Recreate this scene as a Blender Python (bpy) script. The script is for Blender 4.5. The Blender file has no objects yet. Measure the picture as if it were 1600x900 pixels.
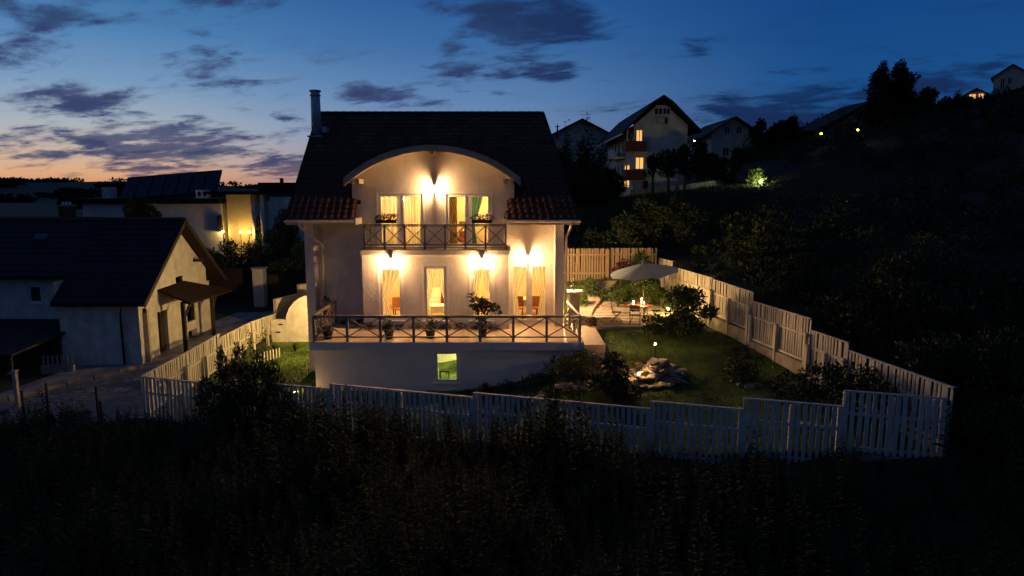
import bpy, math, random
import numpy as np
from mathutils import Vector, Matrix, Euler
R = math.radians
S = bpy.context.scene
COL = S.collection
random.seed(7)
rng = np.random.default_rng(11)

# ------------------------------------------------------------------ camera
cd = bpy.data.cameras.new('camera'); cam = bpy.data.objects.new('camera', cd); COL.objects.link(cam)
cam.location = (0, 0, 5.63); cam.rotation_euler = (R(90 - 8.3), 0, 0)
cd.sensor_width = 36; cd.lens = 24; cd.clip_start = .1; cd.clip_end = 9000
S.camera = cam
S.view_settings.view_transform = 'Standard'; S.view_settings.look = 'None'
S.view_settings.exposure = 0; S.view_settings.gamma = 1
S.render.resolution_x = 1024; S.render.resolution_y = 576

def at(px, py, Y):
    """world point seen at photo pixel px,py at the distance Y (used only to read real positions off the photo)"""
    p = R(8.3); u = (px - 800) / 1066.67; v = (450 - py) / 1066.67
    d = (u, math.cos(p) + v * math.sin(p), v * math.cos(p) - math.sin(p)); s = Y / d[1]
    return Vector((d[0] * s, Y, 5.63 + d[2] * s))

# ------------------------------------------------------------------ sky (dusk: afterglow to the left, deep blue to the right)
def lin(r, g, b):
    f = lambda c: (c / 255 / 12.92) if c <= 10 else ((c / 255 + .055) / 1.055) ** 2.4
    return (f(r), f(g), f(b), 1)

W = bpy.data.worlds.new('World'); S.world = W; W.use_nodes = True
wt = W.node_tree; wt.nodes.clear()
class NT:
    def __init__(s, t): s.t = t
    def n(s, typ, **kw):
        n = s.t.nodes.new(typ)
        for k, v in kw.items(): setattr(n, k, v)
        return n
    def put(s, sock, v):
        if v is None: return
        if isinstance(v, bpy.types.NodeSocket): s.t.links.new(v, sock)
        else: sock.default_value = v
    def m(s, op, a, b=None, c=None, clamp=False):
        n = s.n('ShaderNodeMath', operation=op, use_clamp=clamp)
        s.put(n.inputs[0], a); s.put(n.inputs[1], b); s.put(n.inputs[2], c)
        return n.outputs[0]
    def mix(s, f, a, b, mode='MIX'):
        n = s.n('ShaderNodeMix', data_type='RGBA', blend_type=mode)
        s.put(n.inputs[0], f); s.put(n.inputs[6], a); s.put(n.inputs[7], b)
        return n.outputs[2]
    def ramp(s, f, stops, interp='EASE'):
        n = s.n('ShaderNodeValToRGB'); n.color_ramp.interpolation = interp
        e = n.color_ramp.elements
        while len(e) < len(stops): e.new(.5)
        for i, (p, c) in enumerate(stops): e[i].position = p; e[i].color = c
        s.put(n.inputs[0], f); return n.outputs[0]
    def ss(s, x, a, b):
        n = s.n('ShaderNodeMapRange', interpolation_type='SMOOTHSTEP')
        s.put(n.inputs[0], x); n.inputs[1].default_value = a; n.inputs[2].default_value = b
        return n.outputs[0]
w = NT(wt)
tc = w.n('ShaderNodeTexCoord'); sx = w.n('ShaderNodeSeparateXYZ'); wt.links.new(tc.outputs['Generated'], sx.inputs[0])
dx, dy, dz = sx.outputs
el = w.m('MULTIPLY', w.m('ARCSINE', dz), 57.2958)
az = w.m('MULTIPLY', w.m('ARCTAN2', dx, dy), 57.2958)
elc = w.m('DIVIDE', el, 90.0, clamp=True)
e = lambda d: d / 90
glow = w.ramp(elc, [(0, lin(216, 142, 92)), (e(1.2), lin(222, 172, 130)), (e(2.6), lin(202, 180, 162)), (e(4.6), lin(168, 178, 188)),
                    (e(7.5), lin(120, 154, 190)), (e(11), lin(80, 130, 180)), (e(16), lin(42, 96, 152)), (e(32), lin(30, 52, 92)), (1, lin(22, 34, 62))], 'LINEAR')
mid = w.ramp(elc, [(0, lin(142, 124, 142)), (e(1.5), lin(136, 134, 160)), (e(4), lin(118, 142, 180)),
                   (e(7.5), lin(92, 130, 176)), (e(11), lin(62, 108, 164)), (e(15), lin(42, 90, 152)), (e(32), lin(30, 52, 92)), (1, lin(22, 34, 62))], 'LINEAR')
night = w.ramp(elc, [(0, lin(16, 44, 88)), (e(4), lin(26, 70, 120)), (e(8), lin(26, 78, 136)), (e(14), lin(19, 68, 130)), (e(32), lin(22, 44, 86)), (1, lin(22, 34, 62))], 'LINEAR')
a1 = w.ss(az, -33, -4); a2 = w.ss(az, -6, 26)
a1b = w.ss(az, -120, -70)
dull = w.ramp(elc, [(0, lin(28, 44, 74)), (e(8), lin(40, 62, 98)), (e(20), lin(40, 62, 98)), (1, lin(26, 40, 70))], 'LINEAR')
c = w.mix(a1, glow, mid); c = w.mix(a2, c, night); c = w.mix(a1b, dull, c); c = w.mix(w.ss(az, 55, 110), c, dull)
# cloud layer seen in perspective: flat noise plus the large banks that stand in the evening sky
den = w.m('ADD', w.m('MAXIMUM', dz, 0), .16)
cx = w.m('DIVIDE', dx, den); cy = w.m('DIVIDE', dy, den)
cmb = w.n('ShaderNodeCombineXYZ'); wt.links.new(cx, cmb.inputs[0]); wt.links.new(w.m('ADD', w.m('MULTIPLY', cy, 1.4), w.m('MULTIPLY', cx, .35)), cmb.inputs[1])
def noise(nt, vec, scale, detail, rough=.55, dist=0., off=None):
    if off is not None:
        v = nt.n('ShaderNodeVectorMath', operation='ADD'); nt.t.links.new(vec, v.inputs[0]); v.inputs[1].default_value = off; vec = v.outputs[0]
    n = nt.n('ShaderNodeTexNoise'); nt.t.links.new(vec, n.inputs['Vector'])
    n.inputs['Scale'].default_value = scale; n.inputs['Detail'].default_value = detail
    n.inputs['Roughness'].default_value = rough; n.inputs['Distortion'].default_value = dist
    return n.outputs[0]
n1 = noise(w, cmb.outputs[0], 2.2, 10, .6, .35)
n2 = noise(w, cmb.outputs[0], 7.0, 6, .62, .5, (3, 7, 0))
nn = w.m('ADD', w.m('MULTIPLY', n1, .7), w.m('MULTIPLY', n2, .3))
blobs = [ # azimuth, elevation, half-width, half-height, weight
 (-33.5, 11.2, 3.4, 2.0, .22), (-31.5, 6.0, 4.2, 1.5, .24), (-27, 3.2, 5.8, 1.5, .34), (-34, 2.3, 4.5, .45, .22), (-24.8, 5.2, 1.6, .7, .16),
 (-22.5, 14.2, 4.4, 1.3, .2), (-22.5, 8.6, 2.6, 1.9, .22), (-24.2, 5.0, 1.4, .4, .2), (-11, 7.3, 3.2, .8, .22), (-6.2, 6.8, 1.8, .5, .2),
 (-17.8, 5.5, 1.2, .5, .2), (-4, 10.8, 2.2, 2.6, .26), (.5, 12.8, 5.2, 2.2, .3), (3.5, 9.4, 2.6, .9, .24), (-1.2, 9.0, 1.6, .9, .22), (14.5, 10.8, 1.1, .7, .16),
 (11.5, 5.2, 3.4, 1.1, .2), (21, 5.6, 6.5, 2.1, .26), (30, 7.4, 5.5, 1.6, .22), (27, 4.2, 6, 1.3, .22), (-17, 1.6, 6, .8, .28), (-27.5, .9, 2.2, .25, .2), (-36, 8.3, 3, .8, .2), (-13, 12, .7, .8, .12), (48, 9, 8, 3, .2), (-50, 8, 7, 3, .2), (120, 12, 20, 5, .2), (-140, 14, 20, 6, .2), (170, 9, 18, 3, .2)]
wob = noise(w, cmb.outputs[0], 5.0, 3, .5, 0, (11, 2, 0)); wb = w.m('MULTIPLY', w.m('SUBTRACT', wob, .5), 1.9)
mask = None
for (A, B, hw, hh, wgt) in blobs:
    u_ = w.m('DIVIDE', w.m('SUBTRACT', az, A), hw * 1.25); v_ = w.m('DIVIDE', w.m('SUBTRACT', el, B), hh * 1.25)
    r2 = w.m('ADD', w.m('MULTIPLY', u_, u_), w.m('MULTIPLY', v_, v_))
    g = w.m('MULTIPLY', w.m('EXPONENT', w.m('MULTIPLY', r2, -1.0)), wgt)
    mask = g if mask is None else w.m('MAXIMUM', mask, g)
mask = w.m('MULTIPLY', mask, w.m('ADD', 1.0, wb))
dens = w.m('ADD', nn, mask)
cov = w.ss(dens, .58, .76)
cov = w.m('MULTIPLY', cov, w.m('MULTIPLY', .9, w.ss(el, .1, .9)))
thin = w.m('MULTIPLY', w.ss(nn, .50, .62), .14)
cloud_l = w.ramp(elc, [(0, lin(140, 100, 100)), (e(2), lin(78, 82, 112)), (e(5), lin(66, 78, 118)), (e(11), lin(50, 70, 112)), (e(16), lin(36, 62, 106)), (1, lin(12, 28, 62))], 'LINEAR')
cloud_r = w.ramp(elc, [(0, lin(14, 34, 70)), (e(5), lin(17, 42, 84)), (e(12), lin(20, 48, 92)), (1, lin(10, 26, 60))], 'LINEAR')
cc = w.mix(w.ss(az, -14, 12), cloud_l, cloud_r); cc = w.mix(a1b, cloud_r, cc)
core = w.ss(dens, .68, .9)
cc = w.mix(w.m('MULTIPLY', core, .35), cc, lin(34, 46, 84))
c = w.mix(w.m('ADD', cov, thin, clamp=True), c, cc)
gnd = w.ss(el, -.4, 0.0)
c = w.mix(gnd, lin(10, 16, 26), c)
bg = w.n('ShaderNodeBackground'); wt.links.new(c, bg.inputs[0]); bg.inputs[1].default_value = 1.0
wo = w.n('ShaderNodeOutputWorld'); wt.links.new(bg.outputs[0], wo.inputs[0])
W.cycles.sampling_method = 'MANUAL'; W.cycles.sample_map_resolution = 512

# ------------------------------------------------------------------ materials
MATS = {}
def mat(name, col, rough=.8, var=.12, scale=6., bump=0., bscale=40., metal=0., spec=.4, island=0., detail=5, col2=None, stretch=None, streak=0.):
    if name in MATS: return MATS[name]
    m = bpy.data.materials.new(name); m.use_nodes = True; t = m.node_tree; k = NT(t)
    b = t.nodes['Principled BSDF']; b.inputs['Roughness'].default_value = rough; b.inputs['Metallic'].default_value = metal
    b.inputs['Specular IOR Level'].default_value = spec
    co = k.n('ShaderNodeTexCoord').outputs['Object']
    if stretch:
        mp = k.n('ShaderNodeMapping'); t.links.new(co, mp.inputs[0]); mp.inputs['Scale'].default_value = stretch; co = mp.outputs[0]
    nz = noise(k, co, scale, detail)
    c1 = (*col, 1); c2 = (*(col2 or [x * (1 - var * 2) for x in col]), 1)
    f = k.ss(nz, .32, .68)
    cc = k.mix(f, c2, c1)
    if streak:      # rain streaks and old stains of their own shape
        mp2 = k.n('ShaderNodeMapping'); t.links.new(k.n('ShaderNodeTexCoord').outputs['Object'], mp2.inputs[0]); mp2.inputs['Scale'].default_value = (5, 5, .45)
        s1 = k.ss(noise(k, mp2.outputs[0], 1.0, 6, .65), .50, .70); s2 = k.ss(noise(k, co, .7, 4), .42, .7)
        cc = k.mix(k.m('MULTIPLY', k.m('MULTIPLY', s1, s2), streak), cc, (col[0] * .45, col[1] * .42, col[2] * .38, 1))
        cr = k.ss(k.m('ABSOLUTE', k.m('SUBTRACT', noise(k, co, 1.3, 7, .6, 1.2), .5)), .0, .012); cc = k.mix(k.m('MULTIPLY', k.m('SUBTRACT', 1.0, cr), streak * .35), cc, (col[0] * .4, col[1] * .38, col[2] * .36, 1))
    if island:
        g = k.n('ShaderNodeNewGeometry').outputs['Random Per Island']
        o = k.n('ShaderNodeObjectInfo').outputs['Random']
        v = k.m('FRACT', k.m('ADD', g, o))
        cc = k.mix(k.m('MULTIPLY', v, island), cc, (col[0] * .35, col[1] * .4, col[2] * .4, 1))
    t.links.new(cc, b.inputs['Base Color'])
    if bump:
        bn = k.n('ShaderNodeBump'); bn.inputs['Strength'].default_value = bump; bn.inputs['Distance'].default_value = .02
        t.links.new(noise(k, co, bscale, 4), bn.inputs['Height']); t.links.new(bn.outputs[0], b.inputs['Normal'])
    MATS[name] = m; return m
def emis(name, col, st):
    m = bpy.data.materials.new(name); m.use_nodes = True; t = m.node_tree; t.nodes.clear(); k = NT(t)
    e_ = k.n('ShaderNodeEmission'); e_.inputs[0].default_value = (*col, 1); e_.inputs[1].default_value = st
    t.links.new(e_.outputs[0], k.n('ShaderNodeOutputMaterial').inputs[0]); MATS[name] = m; return m
def glass():
    m = bpy.data.materials.new('window glass'); m.use_nodes = True; t = m.node_tree; t.nodes.clear(); k = NT(t)
    tr = k.n('ShaderNodeBsdfTransparent'); tr.inputs[0].default_value = (.93, .96, .95, 1)
    gl = k.n('ShaderNodeBsdfGlossy'); gl.inputs['Roughness'].default_value = .03
    fr = k.n('ShaderNodeFresnel'); fr.inputs[0].default_value = 1.5
    mx = k.n('ShaderNodeMixShader'); t.links.new(fr.outputs[0], mx.inputs[0]); t.links.new(tr.outputs[0], mx.inputs[1]); t.links.new(gl.outputs[0], mx.inputs[2])
    t.links.new(mx.outputs[0], k.n('ShaderNodeOutputMaterial').inputs[0]); return m
def cloth(name, col, trans=.5):
    m = bpy.data.materials.new(name); m.use_nodes = True; t = m.node_tree; t.nodes.clear(); k = NT(t)
    co = k.n('ShaderNodeTexCoord').outputs['Object']
    cc = k.mix(noise(k, co, 9, 3), (*[c * .82 for c in col], 1), (*col, 1))
    d = k.n('ShaderNodeBsdfDiffuse'); tl = k.n('ShaderNodeBsdfTranslucent'); t.links.new(cc, d.inputs[0]); t.links.new(cc, tl.inputs[0])
    mx = k.n('ShaderNodeMixShader'); mx.inputs[0].default_value = trans
    t.links.new(d.outputs[0], mx.inputs[1]); t.links.new(tl.outputs[0], mx.inputs[2])
    t.links.new(mx.outputs[0], k.n('ShaderNodeOutputMaterial').inputs[0]); return m

plaster = mat('white plaster', (.68, .63, .58), .9, .06, 1.7, .5, 13, streak=.5)
plaster2 = mat('basement plaster', (.70, .70, .70), .9, .05, 1.1, .5, 26, streak=.35)
old_plaster = mat('old whitewash', (.68, .65, .61), .95, .12, 2.2, .5, 18, streak=.6)
cream = mat('cream painted trim', (.74, .66, .54), .6, .04, 5)
tan_board = mat('tan painted board', (.50, .42, .32), .7, .1, 6, .2, 30)
white_frame = mat('white window frame', (.78, .75, .70), .45, .03, 5)
brown_rail = mat('brown stained rail', (.26, .22, .185), .55, .15, 8, .2, 40)
roof_tile = mat('dark red clay tile', (.19, .088, .066), .85, .22, 1.3, .3, 30, island=.55, spec=.08)
roof_black = mat('dark slate tile', (.036, .036, .046), .65, .2, 1.3, .3, 30, island=.5, spec=.3)
deckm = mat('roof underlay', (.03, .02, .016), .95, spec=.05)
metal_grey = mat('galvanised steel', (.50, .54, .58), .45, .1, 8, metal=.25)
dark_metal = mat('dark metal', (.03, .03, .035), .5, .1, 6, metal=.3)
floor_tile = mat('terrace floor tile', (.56, .42, .28), .6, .12, 3, .15, 30)
picket_m = mat('white fence paint', (.66, .64, .62), .7, .14, 3.5, .25, 22, stretch=(1, 1, .25), island=.3)
picket_w = mat('weathered cream fence paint', (.60, .56, .48), .7, .16, 3.5, .25, 22, stretch=(1, 1, .25), island=.3)
concrete = mat('rough concrete', (.33, .30, .26), .9, .2, 3, .6, 14)
wood_dark = mat('dark timber', (.045, .03, .022), .8, .25, 7, .3, 30)
wood_red = mat('red brown timber', (.20, .06, .03), .55, .2, 7)
soil = mat('dark soil', (.03, .026, .02), .95, .3, 3, .6, 10)
wild = mat('wild ground cover', (.036, .046, .022), .95, .3, .6, .6, 8)
lawn_m = mat('lawn green', (.10, .17, .028), .9, .3, .8, .6, 60)
leaf = mat('leaf green', (.06, .10, .026), .6, .25, 1.4, island=.75, spec=.25)
leaf_d = mat('dark leaf green', (.048, .078, .030), .65, .25, .7, island=.75, spec=.2)
leaf_y = mat('yellow green juniper', (.12, .13, .035), .6, .2, 2, island=.6, spec=.25)
leaf_r = mat('dark red leaf', (.09, .02, .02), .6, .2, 2, island=.6)
weed_m = mat('weed green', (.034, .060, .026), .75, .3, .5, island=.8, spec=.15)
far_leaf = mat('far foliage', (.024, .034, .020), .9, .3, .15, island=.6, spec=.1)
bark = mat('bark', (.06, .045, .035), .9, .2, 8, .5, 20)
stone = mat('garden stone', (.40, .33, .27), .85, .25, 2.5, .7, 12, island=.7)
slab_m = mat('patio stone', (.42, .35, .28), .8, .18, 2, .5, 14, island=.35)
paver_m = mat('grey paver', (.34, .335, .33), .85, .25, 2.0, .5, 20, island=.75)
terracotta = mat('terracotta', (.32, .12, .06), .7, .15, 6)
dark_pot = mat('dark glazed pot', (.05, .03, .025), .4, .15, 6)
flower_m = mat('red petals', (.55, .05, .04), .6, .2, 20, island=.3)
interior = mat('warm room wall', (.68, .52, .30), .9, .05, 2)
interior_up = mat('upper room wall', (.66, .56, .34), .9, .05, 2)
interior_b = mat('green basement wall', (.68, .66, .40), .9, .05, 2)
room_floor = mat('room floor', (.36, .22, .11), .5, .15, 4)
ceiling_m = mat('room ceiling', (.7, .66, .58), .9, .04, 3)
wicker = mat('orange wicker', (.42, .17, .06), .7, .2, 30, .4, 60)
GLASS = glass()
curt_cream = cloth('cream curtain cloth', (.80, .75, .62), .55)
curt_green = cloth('green curtain cloth', (.10, .22, .17), .3)
curt_brown = cloth('brown curtain cloth', (.26, .17, .08), .3)
umb_m = cloth('grey umbrella cloth', (.25, .31, .37), .12)
table_cloth = mat('white table cloth', (.75, .70, .6), .8, .04, 5)
WARM = (1, .60, .25)
bulb_m = emis('facade lamp bulb', (1, .555, .225), 3700)
room_bulb = emis('room lamp bulb', (1, .58, .21), 2000)
green_bulb = emis('basement lamp bulb', (1.0, .86, .40), 2600)
yellow_bulb = emis('yard lamp bulb', (1, .62, .20), 13500)
side_bulb = emis('garden side lamp bulb', (1, .56, .24), 16000)
candle_m = emis('candle flame', (1, .55, .16), 1500)
small_m = emis('garden lamp glow', (1, .55, .18), 1600)
street_m = emis('street lamp glow', (1, .72, .28), 700)
far_m = emis('lit far window', (1, .50, .12), 1.15)
far_y = emis('lit far porch', (1, .6, .14), 1.0)

# ------------------------------------------------------------------ mesh builder
ORG = {}
class MB:
    def __init__(s): s.v = []; s.f = []
    def add(s, vs, fs):
        o = len(s.v); s.v.extend([tuple(v) for v in vs]); s.f.extend([tuple(i + o for i in f) for f in fs]); return s
    def box(s, x0, x1, y0, y1, z0, z1, M=None):
        vs = [Vector((x, y, z)) for z in (z0, z1) for y in (y0, y1) for x in (x0, x1)]
        if M: vs = [M @ v for v in vs]
        return s.add(vs, [(0, 2, 3, 1), (4, 5, 7, 6), (0, 1, 5, 4), (2, 6, 7, 3), (0, 4, 6, 2), (1, 3, 7, 5)])
    def beam(s, a, b, w_, h, up=(0, 0, 1)):
        a = Vector(a); b = Vector(b); d = (b - a).normalized(); u = Vector(up)
        if abs(d.dot(u)) > .95: u = Vector((0, 1, 0))
        x = d.cross(u).normalized(); z = x.cross(d)
        vs = []
        for p in (a, b):
            for (i, j) in ((-1, -1), (1, -1), (1, 1), (-1, 1)): vs.append(p + x * i * w_ / 2 + z * j * h / 2)
        return s.add(vs, [(0, 1, 2, 3), (7, 6, 5, 4), (0, 4, 5, 1), (1, 5, 6, 2), (2, 6, 7, 3), (3, 7, 4, 0)])
    def tube(s, pts, rad, n=8, cap=True):
        pts = [Vector(p) for p in pts]; rs = rad if hasattr(rad, '__len__') else [rad] * len(pts)
        vs = []; px = None
        for i, p in enumerate(pts):
            d = (pts[min(i + 1, len(pts) - 1)] - pts[max(i - 1, 0)]).normalized()
            if px is None:
                px = d.cross(Vector((0, 0, 1)))
                if px.length < .05: px = Vector((1, 0, 0))
            px = (px - d * px.dot(d)).normalized(); q = d.cross(px)
            for k in range(n):
                a = 2 * math.pi * k / n; vs.append(p + (px * math.cos(a) + q * math.sin(a)) * rs[i])
        fs = [(i * n + k, i * n + (k + 1) % n, (i + 1) * n + (k + 1) % n, (i + 1) * n + k) for i in range(len(pts) - 1) for k in range(n)]
        if cap: fs += [tuple(range(n))[::-1], tuple((len(pts) - 1) * n + k for k in range(n))]
        return s.add(vs, fs)
    def lathe(s, c_, prof, n=14):
        vs = [(c_[0] + r * math.cos(2 * math.pi * k / n), c_[1] + r * math.sin(2 * math.pi * k / n), c_[2] + z) for r, z in prof for k in range(n)]
        fs = [(i * n + k, i * n + (k + 1) % n, (i + 1) * n + (k + 1) % n, (i + 1) * n + k) for i in range(len(prof) - 1) for k in range(n)]
        fs += [tuple(range(n))[::-1], tuple((len(prof) - 1) * n + k for k in range(n))]
        return s.add(vs, fs)
    def prism(s, pts, y0, y1):      # polygon in x,z extruded along y
        n = len(pts); vs = [(x, y0, z) for x, z in pts] + [(x, y1, z) for x, z in pts]
        return s.add(vs, [tuple(range(n)), tuple(range(2 * n - 1, n - 1, -1))] + [(i, i + n, (i + 1) % n + n, (i + 1) % n) for i in range(n)])
    def slab(s, pts, th):           # 3d polygon given thickness downwards
        n = len(pts); pts = [Vector(p) for p in pts]; vs = pts + [p - Vector((0, 0, th)) for p in pts]
        return s.add(vs, [tuple(range(n)), tuple(range(2 * n - 1, n - 1, -1))] + [(i, i + n, (i + 1) % n + n, (i + 1) % n) for i in range(n)])
    def wall(s, x0, x1, z0, z1, y0, y1, holes=()):   # wall in the x,z plane with rectangular holes
        xs = sorted(set([x0, x1] + [h[i] for h in holes for i in (0, 1) if x0 < h[i] < x1]))
        zs = sorted(set([z0, z1] + [h[i] for h in holes for i in (2, 3) if z0 < h[i] < z1]))
        nx, nz = len(xs) - 1, len(zs) - 1
        solid = lambda i, j: 0 <= i < nx and 0 <= j < nz and not any(h[0] < (xs[i] + xs[i + 1]) / 2 < h[1] and h[2] < (zs[j] + zs[j + 1]) / 2 < h[3] for h in holes)
        idx = lambda i, j, k: (j * (nx + 1) + i) * 2 + k
        vs = [(x, y, z) for z in zs for x in xs for y in (y0, y1)]; fs = []
        for i in range(nx):
            for j in range(nz):
                if not solid(i, j): continue
                fs.append((idx(i, j, 0), idx(i + 1, j, 0), idx(i + 1, j + 1, 0), idx(i, j + 1, 0)))
                fs.append((idx(i, j, 1), idx(i, j + 1, 1), idx(i + 1, j + 1, 1), idx(i + 1, j, 1)))
                if not solid(i - 1, j): fs.append((idx(i, j, 0), idx(i, j + 1, 0), idx(i, j + 1, 1), idx(i, j, 1)))
                if not solid(i + 1, j): fs.append((idx(i + 1, j, 0), idx(i + 1, j, 1), idx(i + 1, j + 1, 1), idx(i + 1, j + 1, 0)))
                if not solid(i, j - 1): fs.append((idx(i, j, 0), idx(i, j, 1), idx(i + 1, j, 1), idx(i + 1, j, 0)))
                if not solid(i, j + 1): fs.append((idx(i, j + 1, 0), idx(i + 1, j + 1, 0), idx(i + 1, j + 1, 1), idx(i, j + 1, 1)))
        return s.add(vs, fs)
    def build(s, name, m, parent=None, smooth=False, origin=None, label=None, cat=None, group=None, kind=None):
        me = bpy.data.meshes.new(name)
        o3 = ORG[parent.name] if parent else Vector(origin if origin is not None else (0, 0, 0))
        me.from_pydata([tuple(Vector(v) - o3) for v in s.v], [], s.f); me.materials.append(m)
        if smooth: me.polygons.foreach_set('use_smooth', [True] * len(me.polygons))
        me.update()
        return link(name, me, parent, o3, label, cat, group, kind)
def link(name, me, parent, o3, label=None, cat=None, group=None, kind=None):
    o = bpy.data.objects.new(name, me); COL.objects.link(o)
    if parent: o.parent = parent
    else: o.location = o3
    ORG[o.name] = Vector(o3)
    tag(o, label, cat, group, kind); return o
def tag(o, label=None, cat=None, group=None, kind=None):
    for k, v in (('label', label), ('category', cat), ('group', group), ('kind', kind)):
        if v: o[k] = v
def thing(name, label, cat, loc=(0, 0, 0), group=None, kind=None):
    o = bpy.data.objects.new(name, None); COL.objects.link(o); o.location = loc; ORG[o.name] = Vector(loc)
    tag(o, label, cat, group, kind); return o
def piece(name, me, parent, loc, rot=(0, 0, 0), scale=(1, 1, 1)):   # shared mesh at a world place under a parent
    o = bpy.data.objects.new(name, me); COL.objects.link(o); o.parent = parent
    o.location = Vector(loc) - ORG[parent.name]; o.rotation_euler = rot; o.scale = scale
    return o
def kids(o): return [c_ for c_ in bpy.data.objects if c_.parent == o]
def copy_thing(o, loc, rz=0, label=None, group=None, sc=1, parent=None):
    c_ = o.copy(); COL.objects.link(c_); ORG[c_.name] = Vector(loc)
    if parent is None:
        c_.location = loc; c_.rotation_euler = (0, 0, rz); c_.scale = (sc, sc, sc)
        if label: c_['label'] = label
        if group: c_['group'] = group
    else: c_.parent = parent
    for k in kids(o): copy_thing(k, loc, parent=c_)
    return c_
def np_mesh(name, V, F, m, smooth=False):
    me = bpy.data.meshes.new(name); V = np.asarray(V, dtype=np.float32); F = np.asarray(F, dtype=np.int32); k = F.shape[1]
    me.vertices.add(len(V)); me.vertices.foreach_set('co', V.ravel())
    me.loops.add(F.size); me.loops.foreach_set('vertex_index', F.ravel())
    me.polygons.add(len(F)); me.polygons.foreach_set('loop_start', np.arange(0, F.size, k, dtype=np.int32))
    me.polygons.foreach_set('loop_total', np.full(len(F), k, dtype=np.int32))
    if smooth: me.polygons.foreach_set('use_smooth', np.ones(len(F), dtype=bool))
    me.update(calc_edges=True); me.materials.append(m); return me
def icos(n=1):
    import bmesh
    b = bmesh.new(); bmesh.ops.create_icosphere(b, subdivisions=n, radius=1); v = [tuple(x.co) for x in b.verts]; f = [tuple(y.index for y in x.verts) for x in b.faces]; b.free(); return v, f
ICO1, ICO2 = icos(1), icos(2)
def ball(mb, c_, r, lv=1):
    v, f = ICO1 if lv == 1 else ICO2
    r = r if hasattr(r, '__len__') else (r, r, r)
    mb.add([(c_[0] + a * r[0], c_[1] + b * r[1], c_[2] + d * r[2]) for a, b, d in v], f); return mb

# ------------------------------------------------------------------ ground heights
def tps(pts):
    P = np.array(pts, float); n = len(P)
    def U(r): return np.where(r > 1e-9, r * r * np.log(r + 1e-12), 0)
    K = U(np.linalg.norm(P[:, None, :2] - P[None, :, :2], axis=2)) + np.eye(n) * .5
    Q = np.c_[np.ones(n), P[:, :2]]
    A = np.block([[K, Q], [Q.T, np.zeros((3, 3))]]); sol = np.linalg.solve(A, np.r_[P[:, 2], 0, 0, 0])
    def f(x, y):
        x = np.asarray(x, float); y = np.asarray(y, float)
        sh = x.shape; x = x.ravel(); y = y.ravel()
        out = sol[n] + sol[n + 1] * x + sol[n + 2] * y
        for i in range(n): out = out + sol[i] * U(np.hypot(x - P[i, 0], y - P[i, 1]))
        return out.reshape(sh)
    return f
FL, FR, BR, BL = (-13.1, 23.4), (10.75, 16.2), (7.45, 35.0), (-12.45, 38.0)
garden_z = tps([(-13.1, 23.4, -2.5), (-5.9, 21.3, -2.15), (-1.2, 19.9, -2.0), (3.8, 18.4, -1.72), (6.2, 17.7, -1.45), (8.5, 17, -1.12), (10.8, 16.2, -.95),
    (-7.6, 25, -1.9), (-2.5, 24.8, -1.95), (0, 24.7, -1.65), (2.6, 24.7, -.9), (9.6, 22.1, -.62), (8.4, 28.9, -.27), (4, 28.0, -.22), (4.2, 24.5, -.55), (5, 22, -1.05),
    (-12.6, 28.5, -2.2), (-8.6, 30, -2.05), (-8.6, 35, -2.1), (-12.5, 35.3, -2.2), (4, 33, .2), (4, 35, .95), (7.4, 35, 1.0), (7.6, 31, -.1), (-3, 36, -.6), (2.6, 30, -.2), (-12.4, 38, -1.8)])
outer_near = tps([(-13.1, 23.2, -2.55), (-5.9, 21, -2.35), (-1.2, 19.6, -2.2), (3.8, 18, -1.95), (6.2, 17.4, -1.7), (8.5, 16.7, -1.3), (10.8, 16, -1.05), (0, 14, -2.3), (0, 6, -2.4), (-12, 12, -2.7), (-20, 18, -2.8),
    (-14, 27, -2.35), (-16.4, 29.3, -2.1), (-14, 32, -2.0), (-16.3, 36.5, -1.95), (-20, 24, -2.5), (-26, 26, -2.6), (-13.5, 40, -1.6), (-20, 45, -1.4), (-30, 35, -2.3), (-8, 45, -1.1), (-20, 60, -1), (-40, 60, -1.5), (-60, 50, -3), (-25, 90, -1), (-60, 110, -4),
    (11.2, 17.5, -.4), (11, 20, .2), (10.5, 24, .7), (9.6, 29, 1.3), (8.3, 34, 1.7), (4, 36.2, 1.5), (14, 14, -.6), (19.3, 30, 2.7), (9.4, 50, 4.7), (0, 45, 1.5), (23.4, 50, 4.8), (29.5, 45, 5.5), (14, 66, 5.1), (28, 95, 8.5), (45, 90, 12.6), (75, 100, 18.6), (60, 60, 12), (40, 30, 5.5), (80, 20, 12), (30, 10, 2.5), (14, 5, -1), (0, 75, 4), (0, 110, 5), (120, 110, 26), (60, 140, 14), (110, 60, 22), (-100, 80, -7), (-80, 10, -5), (-20, -5, -3), (20, -5, 0)])
def outer_z(x, y):
    x = np.asarray(x, float); y = np.asarray(y, float)
    d = np.hypot(x, y - 30)
    cl = 125.0; s_ = np.minimum(1, cl / np.maximum(d, 1e-6))
    z = outer_near(x * s_, 30 + (y - 30) * s_)
    t = np.clip((d - cl) / 700, 0, 1); t = t * t * (3 - 2 * t)
    hill = 3 + 6 * np.sin(np.arctan2(x, y) * 9 + .6) + 3 * np.sin(np.arctan2(x, y) * 23) + 1.2 * np.sin(np.arctan2(x, y) * 71 + 2) * np.sin(np.arctan2(x, y) * 157)
    far = np.clip((d - 900) / 700, 0, 1)
    base = -9 + far * far * (3 - 2 * far) * (19 + hill)
    return z * (1 - t) + base * t
def gz(x, y): return float(garden_z(x, y))
def oz(x, y): return float(outer_z(x, y))
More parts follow.
